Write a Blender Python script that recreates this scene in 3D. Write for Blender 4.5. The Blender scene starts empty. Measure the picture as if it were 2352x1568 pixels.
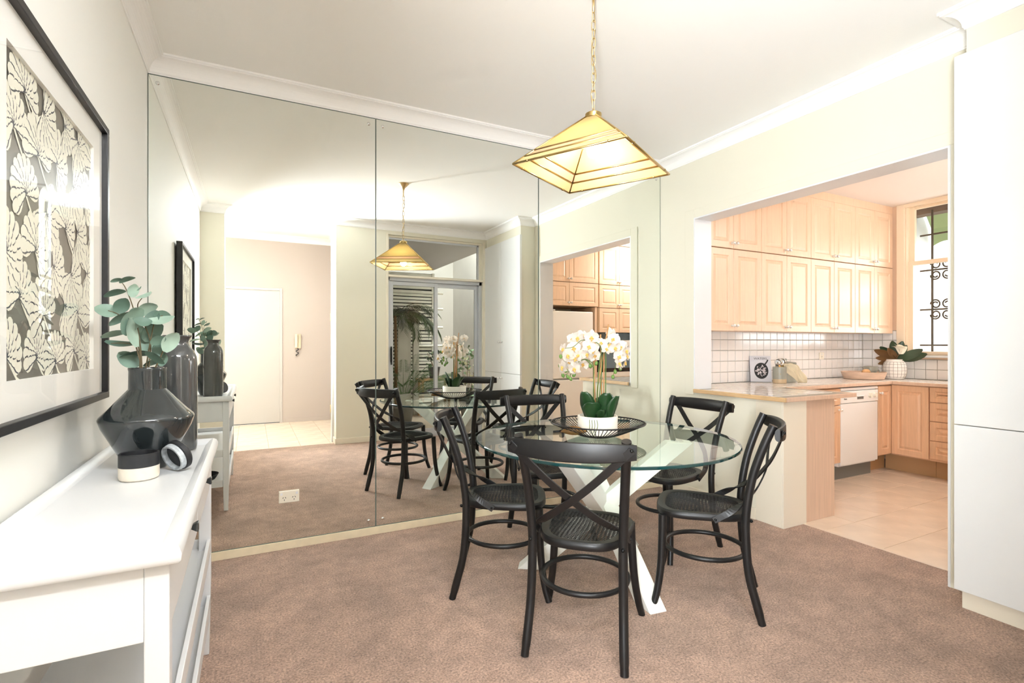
import bpy, math, random
from mathutils import Vector, Matrix
PI = math.pi
random.seed(11)
S = bpy.context.scene
COL = S.collection

# ------------------------------------------------------------ camera, world, lights, exposure
cam = bpy.data.cameras.new('camera'); cam.sensor_fit = 'HORIZONTAL'; cam.sensor_width = 36.0
cam.lens = 36.0 * 1173.36 / 2352; cam.shift_y = 0.0027; cam.clip_start = 0.03; cam.clip_end = 200
cam_o = bpy.data.objects.new('camera', cam); COL.objects.link(cam_o)
cam_o.location = (0, 0, 1.25); cam_o.rotation_euler = (PI / 2, 0, -0.4733)
S.camera = cam_o
S.view_settings.view_transform = 'Standard'; S.view_settings.look = 'None'
S.view_settings.gamma = 1.0; S.view_settings.exposure = 1.30
S.view_settings.use_curve_mapping = False
try:
    S.cycles.use_denoising = True
    S.cycles.max_bounces = 9; S.cycles.diffuse_bounces = 5; S.cycles.glossy_bounces = 5
    S.cycles.use_adaptive_sampling = True; S.cycles.adaptive_threshold = 0.09; S.cycles.adaptive_min_samples = 16
    S.cycles.transparent_max_bounces = 16; S.cycles.transmission_bounces = 4
    S.cycles.sample_clamp_indirect = 6.0
    S.cycles.caustics_reflective = True; S.cycles.caustics_refractive = False
except Exception:
    pass
W = bpy.data.worlds.new('sky'); S.world = W; W.use_nodes = True
bg = W.node_tree.nodes['Background']; bg.inputs[0].default_value = (0.93, 0.97, 1.0, 1); bg.inputs[1].default_value = 1.0


def area(name, loc, rot, sx, sy, power, color=(1, 1, 1)):
    l = bpy.data.lights.new(name, 'AREA'); l.shape = 'RECTANGLE'; l.size = sx; l.size_y = sy
    l.energy = power; l.color = color
    o = bpy.data.objects.new(name, l); COL.objects.link(o); o.location = loc; o.rotation_euler = rot
    return o


# daylight through the lounge windows behind the camera and at the kitchen window; fill lamps added in the hall
area('lounge_window_daylight', (-2.05, -2.02, 1.45), (PI / 2, 0, 0), 2.3, 2.1, 4, (1.0, 0.985, 0.97))
area('lounge_side_daylight', (-3.92, -0.95, 1.5), (PI / 2, 0, -PI / 2), 1.9, 2.0, 4, (1.0, 0.985, 0.96))
area('kitchen_window_daylight', (8.6, 1.6, 3.0), (PI / 2, 0, PI / 2), 4.0, 3.5, 165, (0.97, 0.985, 1.0))
area('courtyard_daylight', (3.82, -1.35, 4.0), (0, math.radians(-18), 0), 0.65, 2.3, 75, (0.96, 0.98, 1.0))
area('added_bar_fill', (.42, -.46, 2.86), (math.radians(80), 0, math.radians(6)), 1.15, 0.16, 30, (0.92, 0.96, 1.0))  # added fill light, aimed through the opening at the table side
area('added_panel_fill', (-.53, -.42, 1.05), (math.radians(125), 0, math.radians(-7)), 0.34, 0.95, 124, (0.90, 0.95, 1.0))  # unseen fill light added behind the pier, tilted up to the ceiling


# ------------------------------------------------------------ materials
def lin(r, g=None, b=None):
    if g is None: r, g, b = r
    f = lambda c: ((c / 255 + .055) / 1.055) ** 2.4 if c > 10 else c / 255 / 12.92
    return (f(r), f(g), f(b), 1)


MATS = {}


def mat(name, col, rough=.5, metal=0., spec=.5, noise=None, bump=None, coat=0., sheen=0., emit=None, stretch=(1, 1, 1)):
    """col is linear rgba; noise=(scale, amount); bump=(scale, strength)"""
    if name in MATS: return MATS[name]
    m = bpy.data.materials.new(name); m.use_nodes = True
    nt = m.node_tree; p = nt.nodes['Principled BSDF']
    p.inputs['Base Color'].default_value = col; p.inputs['Roughness'].default_value = rough
    p.inputs['Metallic'].default_value = metal; p.inputs['Specular IOR Level'].default_value = spec
    p.inputs['Coat Weight'].default_value = coat; p.inputs['Sheen Weight'].default_value = sheen
    if emit: p.inputs['Emission Color'].default_value = emit[0]; p.inputs['Emission Strength'].default_value = emit[1]
    if noise or bump:
        tc = nt.nodes.new('ShaderNodeTexCoord'); mp = nt.nodes.new('ShaderNodeMapping')
        mp.inputs['Scale'].default_value = stretch
        nt.links.new(tc.outputs['Object'], mp.inputs[0])
    if noise:
        n = nt.nodes.new('ShaderNodeTexNoise'); n.inputs['Scale'].default_value = noise[0]; n.inputs['Detail'].default_value = 5
        nt.links.new(mp.outputs[0], n.inputs['Vector'])
        r = nt.nodes.new('ShaderNodeMapRange'); r.inputs['From Min'].default_value = .3; r.inputs['From Max'].default_value = .7
        r.inputs['To Min'].default_value = 1 - noise[1]; r.inputs['To Max'].default_value = 1 + noise[1]
        nt.links.new(n.outputs['Fac'], r.inputs['Value'])
        mx = nt.nodes.new('ShaderNodeMix'); mx.data_type = 'RGBA'; mx.blend_type = 'MULTIPLY'; mx.inputs['Factor'].default_value = 1
        mx.inputs[6].default_value = col
        nt.links.new(r.outputs[0], mx.inputs[7]); nt.links.new(mx.outputs[2], p.inputs['Base Color'])
    if bump:
        n = nt.nodes.new('ShaderNodeTexNoise'); n.inputs['Scale'].default_value = bump[0]; n.inputs['Detail'].default_value = 3
        nt.links.new(mp.outputs[0], n.inputs['Vector'])
        b = nt.nodes.new('ShaderNodeBump'); b.inputs['Strength'].default_value = bump[1]; b.inputs['Distance'].default_value = .01
        nt.links.new(n.outputs['Fac'], b.inputs['Height']); nt.links.new(b.outputs[0], p.inputs['Normal'])
    MATS[name] = m; return m


def glass(name, tint=(1, 1, 1, 1), ior=1.45, rough=0.0, gloss=(1, 1, 1, 1), gain=1.0):
    m = bpy.data.materials.new(name); m.use_nodes = True; nt = m.node_tree
    for n in list(nt.nodes): nt.nodes.remove(n)
    o = nt.nodes.new('ShaderNodeOutputMaterial'); mx = nt.nodes.new('ShaderNodeMixShader')
    t = nt.nodes.new('ShaderNodeBsdfTransparent'); t.inputs[0].default_value = tint
    g = nt.nodes.new('ShaderNodeBsdfGlossy'); g.inputs['Color'].default_value = gloss; g.inputs['Roughness'].default_value = rough
    f = nt.nodes.new('ShaderNodeFresnel'); f.inputs[0].default_value = ior
    k = nt.nodes.new('ShaderNodeMath'); k.operation = 'MULTIPLY'; k.use_clamp = True; k.inputs[1].default_value = gain
    ge = nt.nodes.new('ShaderNodeNewGeometry'); fr = nt.nodes.new('ShaderNodeMath'); fr.operation = 'SUBTRACT'; fr.inputs[0].default_value = 1.0
    nt.links.new(ge.outputs['Backfacing'], fr.inputs[1]); k2 = nt.nodes.new('ShaderNodeMath'); k2.operation = 'MULTIPLY'
    nt.links.new(f.outputs[0], k.inputs[0]); nt.links.new(k.outputs[0], k2.inputs[0]); nt.links.new(fr.outputs[0], k2.inputs[1]); nt.links.new(k2.outputs[0], mx.inputs[0])
    nt.links.new(t.outputs[0], mx.inputs[1]); nt.links.new(g.outputs[0], mx.inputs[2]); nt.links.new(mx.outputs[0], o.inputs[0])
    MATS[name] = m; return m


def mirror_mat(name, col):
    m = bpy.data.materials.new(name); m.use_nodes = True; nt = m.node_tree
    for n in list(nt.nodes): nt.nodes.remove(n)
    o = nt.nodes.new('ShaderNodeOutputMaterial'); g = nt.nodes.new('ShaderNodeBsdfGlossy')
    g.inputs['Color'].default_value = col; g.inputs['Roughness'].default_value = 0
    nt.links.new(g.outputs[0], o.inputs[0]); return m


def translucent(name, col, back, fac=.45):
    m = bpy.data.materials.new(name); m.use_nodes = True; nt = m.node_tree
    for n in list(nt.nodes): nt.nodes.remove(n)
    o = nt.nodes.new('ShaderNodeOutputMaterial'); mx = nt.nodes.new('ShaderNodeMixShader'); mx.inputs[0].default_value = fac
    d = nt.nodes.new('ShaderNodeBsdfDiffuse'); d.inputs[0].default_value = col
    t = nt.nodes.new('ShaderNodeBsdfTranslucent'); t.inputs[0].default_value = back
    nt.links.new(d.outputs[0], mx.inputs[1]); nt.links.new(t.outputs[0], mx.inputs[2]); nt.links.new(mx.outputs[0], o.inputs[0])
    return m


def carpet_mat():
    m = bpy.data.materials.new('carpet'); m.use_nodes = True; nt = m.node_tree; p = nt.nodes['Principled BSDF']
    p.inputs['Roughness'].default_value = .95; p.inputs['Specular IOR Level'].default_value = .1; p.inputs['Sheen Weight'].default_value = .25
    tc = nt.nodes.new('ShaderNodeTexCoord')
    def noise(s, d=4, r=.6):
        n = nt.nodes.new('ShaderNodeTexNoise'); n.inputs['Scale'].default_value = s; n.inputs['Detail'].default_value = d; n.inputs['Roughness'].default_value = r
        nt.links.new(tc.outputs['Object'], n.inputs['Vector']); return n
    fine = noise(115, 4, .7); mid = noise(3.0, 4, .62); mid2 = noise(13, 3, .6)
    def ramp(n, a, b, lo, hi):
        r = nt.nodes.new('ShaderNodeMapRange'); r.inputs['From Min'].default_value = a; r.inputs['From Max'].default_value = b
        r.inputs['To Min'].default_value = lo; r.inputs['To Max'].default_value = hi; nt.links.new(n.outputs['Fac'], r.inputs['Value']); return r
    a = ramp(fine, .32, .68, .42, 1.52); b = ramp(mid, .32, .68, .80, 1.18); c = ramp(mid2, .3, .7, .86, 1.14)
    m1 = nt.nodes.new('ShaderNodeMath'); m1.operation = 'MULTIPLY'; m2 = nt.nodes.new('ShaderNodeMath'); m2.operation = 'MULTIPLY'
    nt.links.new(a.outputs[0], m1.inputs[0]); nt.links.new(b.outputs[0], m1.inputs[1])
    nt.links.new(m1.outputs[0], m2.inputs[0]); nt.links.new(c.outputs[0], m2.inputs[1])
    mx = nt.nodes.new('ShaderNodeMix'); mx.data_type = 'RGBA'; mx.blend_type = 'MULTIPLY'; mx.inputs['Factor'].default_value = 1
    mx.inputs[6].default_value = CARPET; nt.links.new(m2.outputs[0], mx.inputs[7]); nt.links.new(mx.outputs[2], p.inputs['Base Color'])
    bp = nt.nodes.new('ShaderNodeBump'); bp.inputs['Strength'].default_value = .9; bp.inputs['Distance'].default_value = .006
    nt.links.new(fine.outputs['Fac'], bp.inputs['Height']); nt.links.new(bp.outputs[0], p.inputs['Normal'])
    return m


CARPET = lin(172, 142, 124)
M_CARPET = carpet_mat()
M_WALL = mat('cream_wall_paint', lin(230, 226, 209), .75, spec=.25, bump=(60, .02))
M_WALL_L = mat('lightened_cream_paint', lin(246, 245, 239), .7, spec=.25, bump=(60, .02))  # same cream paint, made lighter for the bright light on the left wall
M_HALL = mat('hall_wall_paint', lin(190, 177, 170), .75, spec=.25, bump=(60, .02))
M_CEIL = mat('ceiling_paint', lin(250, 249, 246), .85, spec=.15)
M_CORN = mat('cornice_paint', lin(251, 250, 248), .6, spec=.3)
M_KCEIL = mat('kitchen_ceiling_paint', lin(246, 238, 232), .8, spec=.15)
M_TRIM = mat('trim_paint', lin(238, 230, 212), .4, spec=.4)
M_BASE = mat('aged_skirting_paint', lin(236, 222, 192), .5, noise=(18, .05))
M_WHITE = mat('white_lacquer', lin(229, 230, 231), .32, spec=.5)
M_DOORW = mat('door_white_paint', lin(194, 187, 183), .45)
M_BLACK = mat('black_stained_wood', lin(21, 20, 20), .42, spec=.5, noise=(30, .15))
M_CANE = mat('black_cane', lin(27, 28, 29), .35, spec=.6)
M_BOLT = mat('dark_bolt_metal', lin(28, 28, 28), .35, metal=.6)
M_MIR = mirror_mat('mirror_silver', (.935, .960, .925, 1))
M_MEDGE = mat('mirror_edge', lin(92, 108, 100), .3)
M_CHROME = mat('chrome', (.8, .8, .8, 1), .12, metal=1)
M_BRASS = mat('aged_brass', lin(196, 168, 110), .28, metal=1)
M_BRASSP = mat('pale_brass', lin(226, 205, 160), .3, metal=1)
M_WOOD = mat('pale_peach_timber', lin(234, 202, 172), .33, spec=.5, noise=(9, .05), bump=(40, .015), stretch=(9, 9, .6))
M_WOODL = mat('warm_peach_timber', lin(226, 184, 148), .35, spec=.5, noise=(9, .07), bump=(40, .015), stretch=(9, 9, .6))
M_PANEL = mat('pinkish_timber_panel', lin(220, 190, 166), .4, noise=(7, .07), stretch=(9, 9, .4))
M_WEDGE = mat('timber_edging', lin(214, 178, 132), .45, noise=(12, .1), stretch=(1, 1, 8))
M_KICK = mat('timber_kickboard', lin(190, 150, 108), .5)
M_TILE = mat('white_glazed_tile', lin(240, 236, 232), .12, spec=.6, noise=(3, .02))
M_GROUT = mat('grey_grout', lin(170, 164, 152), .8)
M_CTILE = mat('counter_glazed_tile', lin(236, 228, 220), .1, spec=.6, noise=(9, .03))
M_FTILE = mat('beige_floor_tile', lin(228, 210, 190), .22, spec=.5, noise=(5, .08))
M_FGROUT = mat('floor_grout', lin(168, 146, 124), .8)
M_FRIDGE = mat('white_enamel', lin(242, 240, 236), .25)
M_IVORY = mat('ivory_plastic', lin(240, 233, 216), .4)
M_DARK = mat('dark_gap', lin(22, 22, 24), .6)
M_OVEN = mat('oven_dark_glass', lin(40, 44, 50), .08, spec=.7)
M_GREY = mat('grey_plastic', lin(120, 118, 112), .5)
M_ALU = mat('silver_aluminium', lin(205, 208, 214), .35, metal=.35)
M_GLASS = glass('window_glass', (.97, .985, .98, 1))
M_PGLASS = glass('picture_glass', (.99, .99, .99, 1), ior=1.5, gain=0.6)
M_TGLASS = glass('table_glass', (.90, .965, .935, 1), ior=1.52, gain=1.25)
M_TEDGE = mat('table_glass_edge', lin(18, 58, 58), .06, spec=.8)
M_CLEAR = mat('clear_glass_knob', (.85, .85, .83, 1), .05, metal=.6)
M_OUTLETK = mat('socket_slot', lin(60, 58, 56), .6)


# ------------------------------------------------------------ mesh helpers
class MB:
    def __init__(s): s.v = []; s.f = []; s.m = []; s.cur = 0

    def add(s, vs, fs):
        b = len(s.v); s.v += [tuple(p) for p in vs]
        for f in fs: s.f.append(tuple(i + b for i in f)); s.m.append(s.cur)
        return s

    def box(s, x0, y0, z0, x1, y1, z1):
        x0, x1 = min(x0, x1), max(x0, x1); y0, y1 = min(y0, y1), max(y0, y1); z0, z1 = min(z0, z1), max(z0, z1)
        v = [(x0, y0, z0), (x1, y0, z0), (x1, y1, z0), (x0, y1, z0), (x0, y0, z1), (x1, y0, z1), (x1, y1, z1), (x0, y1, z1)]
        return s.add(v, [(0, 3, 2, 1), (4, 5, 6, 7), (0, 1, 5, 4), (1, 2, 6, 5), (2, 3, 7, 6), (3, 0, 4, 7)])

    def rings(s, R, closed=False, cap=True):
        n = len(R[0]); vs = [p for r in R for p in r]; fs = []
        m = len(R)
        for i in range(m if closed else m - 1):
            a = i * n; b = ((i + 1) % m) * n
            for j in range(n): fs.append((a + j, a + (j + 1) % n, b + (j + 1) % n, b + j))
        if cap and not closed:
            fs.append(tuple(range(n - 1, -1, -1))); fs.append(tuple(range((m - 1) * n, m * n)))
        return s.add(vs, fs)

    def tube(s, pts, r, n=8, closed=False, cap=True):
        P = [Vector(p) for p in pts]; m = len(P); R = []
        rr = r if isinstance(r, (list, tuple)) else [r] * m
        N = None
        for i in range(m):
            if closed: t = P[(i + 1) % m] - P[i - 1]
            else: t = P[min(i + 1, m - 1)] - P[max(i - 1, 0)]
            t.normalize()
            if N is None:
                a = Vector((0, 0, 1)) if abs(t.z) < .9 else Vector((1, 0, 0)); N = t.cross(a).normalized()
            else:
                N = (N - t * N.dot(t)).normalized()
            B = t.cross(N)
            R.append([P[i] + (N * math.cos(2 * PI * k / n) + B * math.sin(2 * PI * k / n)) * rr[i] for k in range(n)])
        return s.rings(R, closed, cap)

    def ribbon(s, pts, w, t, up=(0, 0, 1), ups=None):
        """rectangular section: w across (towards up), t thick"""
        P = [Vector(p) for p in pts]; m = len(P); R = []
        for i in range(m):
            d = (P[min(i + 1, m - 1)] - P[max(i - 1, 0)]).normalized()
            u = Vector(ups[i] if ups else up); u = (u - d * u.dot(d)).normalized(); n = d.cross(u)
            a, b = u * (w / 2), n * (t / 2)
            R.append([P[i] + a + b, P[i] - a + b, P[i] - a - b, P[i] + a - b])
        return s.rings(R)

    def lathe(s, prof, n=32, c=(0, 0, 0), cap=True):
        R = [[(c[0] + r * math.cos(2 * PI * k / n), c[1] + r * math.sin(2 * PI * k / n), c[2] + z) for k in range(n)] for r, z in prof]
        return s.rings(R, False, cap)

    def prism(s, poly, z0, z1):
        n = len(poly)
        return s.add([(x, y, z0) for x, y in poly] + [(x, y, z1) for x, y in poly],
                     [tuple(range(n - 1, -1, -1)), tuple(range(n, 2 * n))] + [(i, (i + 1) % n, n + (i + 1) % n, n + i) for i in range(n)])

    def ball(s, c, r, n=10, m=7, sc=(1, 1, 1)):
        R = [[(c[0] + sc[0] * r * math.sin(PI * (i + .02) / (m + .04)) * math.cos(2 * PI * k / n), c[1] + sc[1] * r * math.sin(PI * (i + .02) / (m + .04)) * math.sin(2 * PI * k / n),
               c[2] - sc[2] * r * math.cos(PI * (i + .02) / (m + .04))) for k in range(n)] for i in range(m + 1)]
        return s.rings(R)

    def xf(s, M):
        s.v = [tuple(M @ Vector(p)) for p in s.v]; return s

    def mesh(s, name, mats, smooth=False):
        me = bpy.data.meshes.new(name); me.from_pydata(s.v, [], s.f); me.update()
        for m in (mats if isinstance(mats, (list, tuple)) else [mats]): me.materials.append(m)
        if len(me.materials) > 1: me.polygons.foreach_set('material_index', s.m)
        if smooth: me.polygons.foreach_set('use_smooth', [True] * len(me.polygons))
        return me


def put(name, me, parent=None, loc=(0, 0, 0), rot=(0, 0, 0), bevel=0, seg=2, sub=0, auto=0):
    o = bpy.data.objects.new(name, me); COL.objects.link(o); o.location = loc; o.rotation_euler = rot
    if parent: o.parent = parent
    if bevel:
        b = o.modifiers.new('bevel', 'BEVEL'); b.width = bevel; b.segments = seg; b.limit_method = 'ANGLE'; b.angle_limit = .6
    if sub:
        b = o.modifiers.new('sub', 'SUBSURF'); b.levels = sub; b.render_levels = sub
    return o


def mk(name, mb, m, parent=None, smooth=False, **k):
    o = put(name, mb.mesh(name, m, smooth), parent, **k)
    if smooth == 'auto':
        e = o.modifiers.new('split', 'EDGE_SPLIT'); e.split_angle = .7
    return o


def tag(o, label, cat, group=None, kind=None):
    o['label'] = label; o['category'] = cat
    if group: o['group'] = group
    if kind: o['kind'] = kind
    return o


def thing(name, label, cat, loc=(0, 0, 0), rz=0, group=None, rot=None):
    o = bpy.data.objects.new(name, None); COL.objects.link(o); o.location = loc; o.rotation_euler = rot or (0, 0, rz)
    o.empty_display_size = .1
    return tag(o, label, cat, group)


def struct(name, label, cat, mb, m, **k):
    o = mk(name, mb, m, **k); return tag(o, label, cat, None, 'structure')


def structe(name, label, cat, loc=(0, 0, 0), rz=0):
    o = thing(name, label, cat, loc, rz); o['kind'] = 'structure'; return o


def copy_tree(o, parent=None):
    c = o.copy(); COL.objects.link(c); c.parent = parent
    for ch in list(o.children): copy_tree(ch, c)
    return c


def spline(P, n=6, closed=False):
    P = [Vector(p) for p in P]; out = []; m = len(P)
    rng = range(m) if closed else range(m - 1)
    for i in rng:
        if closed: a, b, c, d = P[i - 1], P[i], P[(i + 1) % m], P[(i + 2) % m]
        else: a, b, c, d = P[max(i - 1, 0)], P[i], P[i + 1], P[min(i + 2, m - 1)]
        for k in range(n):
            t = k / n
            out.append(.5 * ((2 * b) + (c - a) * t + (2 * a - 5 * b + 4 * c - d) * t * t + (3 * b - a - 3 * c + d) * t ** 3))
    if not closed: out.append(P[-1])
    return out


def text(name, s, size, m, parent, loc, rot, ext=.0004):
    c = bpy.data.curves.new(name, 'FONT'); c.body = s; c.size = size; c.extrude = ext; c.align_x = 'CENTER'; c.align_y = 'CENTER'
    o = bpy.data.objects.new(name, c); COL.objects.link(o); bpy.context.view_layer.update()
    me = bpy.data.meshes.new_from_object(o.evaluated_get(bpy.context.evaluated_depsgraph_get())); bpy.data.objects.remove(o)
    me.name = name; me.materials.clear(); me.materials.append(m); o = bpy.data.objects.new(name, me); COL.objects.link(o)
    if parent: o.parent = parent
    o.location = loc; o.rotation_euler = rot; return o

# ------------------------------------------------------------ the room shell
XL, XR, XK = -.503, 3.211, 3.39          # left wall, right wall, kitchen face of the right wall
YM, YF, YB = 3.4123, .13, -.10           # mirror wall, front wall (behind the camera), its back face
ZC = 2.833
KY, KX, KZ = 3.35, 6.20, 2.735           # kitchen tiled wall, kitchen window wall, kitchen ceiling
HY = -2.12

struct('floor', 'brown cut-pile carpet covering the dining room floor', 'carpet', MB().box(-.65, .03, -.05, 3.43, 3.55, 0), M_CARPET)


def tiled(name, label, x0, y0, x1, y1, size, gap, mt, mg, ox=0, oy=0, top=0.0, cat='floor'):
    base = struct(name, label, cat, MB().box(x0, y0, -.05, x1, y1, top - .0025), mg)
    cache = {}
    x = ox
    while x > x0: x -= size
    k = 0
    while x < x1:
        y = oy
        while y > y0: y -= size
        while y < y1:
            a, b, c, d = max(x + gap / 2, x0), max(y + gap / 2, y0), min(x + size - gap / 2, x1), min(y + size - gap / 2, y1)
            if c - a > .02 and d - b > .02:
                key = (round(c - a, 3), round(d - b, 3))
                if key not in cache:
                    w, h = key; e = .002
                    m = MB().rings([[(0, 0, -.008), (w, 0, -.008), (w, h, -.008), (0, h, -.008)], [(0, 0, -e), (w, 0, -e), (w, h, -e), (0, h, -e)],
                                    [(e, e, 0), (w - e, e, 0), (w - e, h - e, 0), (e, h - e, 0)]])
                    cache[key] = m.mesh('floor_tile', mt)
                put('floor_tile', cache[key], base, (a, b, top + random.uniform(-.0006, .0004)))
            y += size
        x += size
    return base


tiled('floor_kitchen', 'beige glazed square tiles on the kitchen floor', 3.43, .05, 6.2, 3.35, .352, .004, M_FTILE, M_FGROUT, 3.43, 1.747)
tiled('floor_hall', 'beige square tiles on the entry hall floor', -1.05, HY - .02, 1.25, .03, .352, .004, M_FTILE, M_FGROUT, .2, .03)
struct('floor_lounge', 'pale floor of the lounge beside the entry hall', 'floor', MB().box(-4.1, HY - .02, -.05, -1.05, .2, 0), M_FTILE)

struct('ceiling', 'off-white plaster ceiling over the dining room', 'ceiling', MB().box(-.65, -.10, ZC, 3.4, 3.55, ZC + .17), M_CEIL)
struct('ceiling_hall', 'off-white ceiling of the entry hall', 'ceiling', MB().box(-4.1, HY - .1, 2.98, 1.4, -.10, 3.08).box(-4.1, -.1, 2.98, -.65, .3, 3.08), M_CEIL)
struct('ceiling_kitchen', 'pinkish white kitchen ceiling above the cabinets', 'ceiling', MB().box(3.3, -.1, KZ, 6.5, 3.55, KZ + .1), M_KCEIL)

struct('wall_left', 'cream painted wall, coloured lighter for its light, behind the framed picture', 'wall', MB().box(-.65, YB, 0, XL, 3.6, 3.08), M_WALL_L)
struct('wall_back', 'wall behind the large mirror', 'wall', MB().box(-.65, YM, 0, XK, 3.6, 3.0), M_WALL)
w = MB()
w.box(XR, 3.02, 0, XK, YM, ZC)                       # beside the mirror
w.box(XR, 1.31, 2.275, XK, 3.02, ZC)                 # over the opening
w.box(XR, 2.25, 0, XK, 3.02, .860)                   # half wall under the servery
w.box(XR, YB, 0, XK, 1.31, ZC)                       # behind the cupboard
w.box(3.012, YF, 2.62, XR, 1.17, ZC)                 # bulkhead above the cupboard
struct('wall_right', 'cream wall with the wide servery opening to the kitchen', 'wall', w, M_WALL)
w = MB()
w.box(-.65, YB, 0, -.262, YF, 3.0)
w.box(.952, YB, 0, 1.60, YF, 3.0)
w.box(1.60, YB, 2.69, 2.955, YF, 3.0)
w.box(2.955, YB, 0, XR, YF, 3.0)
struct('wall_front', 'cream wall piers either side of the entry hall opening', 'wall', w, M_WALL)
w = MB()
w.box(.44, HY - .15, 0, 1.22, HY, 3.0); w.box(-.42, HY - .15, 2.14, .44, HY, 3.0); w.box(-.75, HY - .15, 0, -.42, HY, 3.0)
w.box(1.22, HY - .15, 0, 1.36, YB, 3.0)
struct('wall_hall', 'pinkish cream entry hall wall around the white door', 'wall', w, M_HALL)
w = MB()
w.box(-4.1, HY - .15, 0, -3.3, HY, 3.0); w.box(-3.3, HY - .15, 0, -.75, HY, .35); w.box(-3.3, HY - .15, 2.55, -.75, HY, 3.0)
w.box(-4.1, HY - .15, 0, -4.0, -2.0, 3.0); w.box(-4.1, -2.0, 0, -4.0, .1, .4); w.box(-4.1, -2.0, 2.55, -4.0, .1, 3.0)
w.box(-4.1, .1, 0, -.65, .25, 3.0)
struct('wall_lounge', 'cream lounge walls with big windows', 'wall', w, M_WALL)
struct('wall_kitchen_back', 'kitchen wall behind the tiles and the wall cabinets', 'wall', MB().box(XK, KY + .009, 0, 6.4, 3.6, 2.95), M_GROUT)
WY0, WY1, WZ0, WZ1 = 1.55, 2.93, 1.135, 2.715       # kitchen window opening in the X wall
w = MB()
w.box(KX, WY1, 0, 6.42, 3.4, 2.95); w.box(KX, -.1, 0, 6.42, WY0, 2.95); w.box(KX, WY0, 0, 6.42, WY1, WZ0); w.box(KX, WY0, WZ1, 6.42, WY1, 2.95)
struct('wall_kitchen_side', 'peach kitchen wall around the window', 'wall', w, mat('peach_wall', lin(236, 206, 178), .7))
struct('wall_kitchen_front', 'kitchen wall behind the refrigerator', 'wall', MB().box(XK, -.1, 0, 6.4, .05, 2.95), M_WALL)

# cornices: coved profile swept along the walls (room on the right-hand side of travel)
PROF = [(0.0, -.095), (.006, -.095), (.008, -.088)]
for k in range(9):
    a = PI / 2 * k / 8
    PROF.append((.012 + .062 * (1 - math.cos(a)), -.084 + .066 * math.sin(a)))
PROF += [(.074, -.012), (.082, -.012), (.082, 0.0), (0, 0)]


def cornice(name, label, pts, z, closed=False):
    m = MB(); n = len(pts); R = []
    for i, (x, y) in enumerate(pts):
        def nrm(a, b):
            d = Vector((b[0] - a[0], b[1] - a[1])).normalized(); return Vector((d.y, -d.x))
        ns = []
        if i > 0: ns.append(nrm(pts[i - 1], pts[i]))
        if i < n - 1: ns.append(nrm(pts[i], pts[i + 1]))
        off = ns[0] if len(ns) == 1 or (ns[0] - ns[1]).length < .01 else ns[0] + ns[1]
        R.append([(x + off.x * p, y + off.y * p, z + q) for p, q in PROF])
    m.rings(R)
    return struct(name, label, 'cornice', m, M_CORN)


cornice('trim_1', 'white coved cornice running round the dining room ceiling',
        [(-.262, YB), (-.262, YF), (XL, YF), (XL, YM), (XR, YM), (XR, 1.17), (3.012, 1.17), (3.012, YF), (.952, YF), (.952, YB)], ZC)
cornice('trim_2', 'white coved cornice in the entry hall', [(-4.0, HY), (-4.0, .1), (-.65, .1), (-.65, YB)], 2.98)
cornice('trim_3', 'white coved cornice along the hall wall above the door', [(1.22, YB), (1.22, HY), (-4.0, HY)], 2.98)

# baseboards
struct('baseboard_back', 'aged cream skirting strip under the mirror', 'baseboard', MB().box(XL, YM - .013, 0, XR, YM, .050), M_BASE, bevel=.002)
struct('baseboard_right', 'cream skirting along the half wall', 'baseboard', MB().box(XR - .012, 2.45, 0, XR, YM - .013, .085).box(XR - .004, 2.25, 0, XR, 2.45, .86), M_TRIM, bevel=.002)
struct('baseboard_front', 'cream skirting on the pier beside the hall opening', 'baseboard',
       MB().box(.940, YB, 0, 1.60, YF + .012, .07).box(-.503, YB, 0, -.250, YF + .012, .07), M_TRIM, bevel=.002)
struct('baseboard_hall', 'cream skirting at the foot of the hall wall', 'baseboard', MB().box(.50, HY, 0, 1.22, HY + .012, .06).box(1.208, HY, 0, 1.22, YB, .06), M_HALL, bevel=.002)
struct('baseboard_left', 'white skirting under the white console', 'baseboard', MB().box(XL, YF, 0, XL + .012, YM - .013, .09), M_TRIM, bevel=.002)

# trim around the servery opening (dining face), flat band proud of the wall
t = MB()
t.box(XR - .008, 3.02, .84, XR, 3.112, 2.345)
t.box(XR - .008, 1.205, 2.275, XR, 3.02, 2.345)
t.box(XR - .008, 1.205, 0, XR, 1.31, 2.275)
struct('trim_4', 'flat cream architrave around the servery opening', 'architrave', t, M_WALL, bevel=.003)
t = MB()
t.box(XR - .006, 3.008, .86, XK + .002, 3.0205, 2.276).box(XR - .006, 1.31, 2.264, XK + .002, 3.008, 2.276).box(XR - .006, 1.31, 0, XK + .002, 1.322, 2.264)
struct('trim_5', 'white painted lining inside the servery opening', 'architrave', t, M_WHITE)
struct('trim_6', 'cream end cap of the half wall beside the timber panel', 'architrave', MB().box(XR - .004, 2.236, 0, 3.455, 2.25, .858), M_TRIM, bevel=.002)
struct('trim_7', 'metal strip where the carpet meets the kitchen tiles', 'threshold', MB().box(3.42, 1.32, -.01, 3.44, 2.236, .004), M_FTILE)

# hall door
d = structe('door_1', 'plain white flush door at the end of the entry hall', 'door', (0, 0, 0))
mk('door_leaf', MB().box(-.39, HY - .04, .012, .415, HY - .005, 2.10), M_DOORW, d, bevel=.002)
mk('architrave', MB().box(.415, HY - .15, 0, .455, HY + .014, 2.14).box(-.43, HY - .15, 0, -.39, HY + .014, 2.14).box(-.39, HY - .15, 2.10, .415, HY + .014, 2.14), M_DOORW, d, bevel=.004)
mk('door_gap', MB().box(-.39, HY - .03, .001, .415, HY - .02, .012), M_DARK, d)
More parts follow.
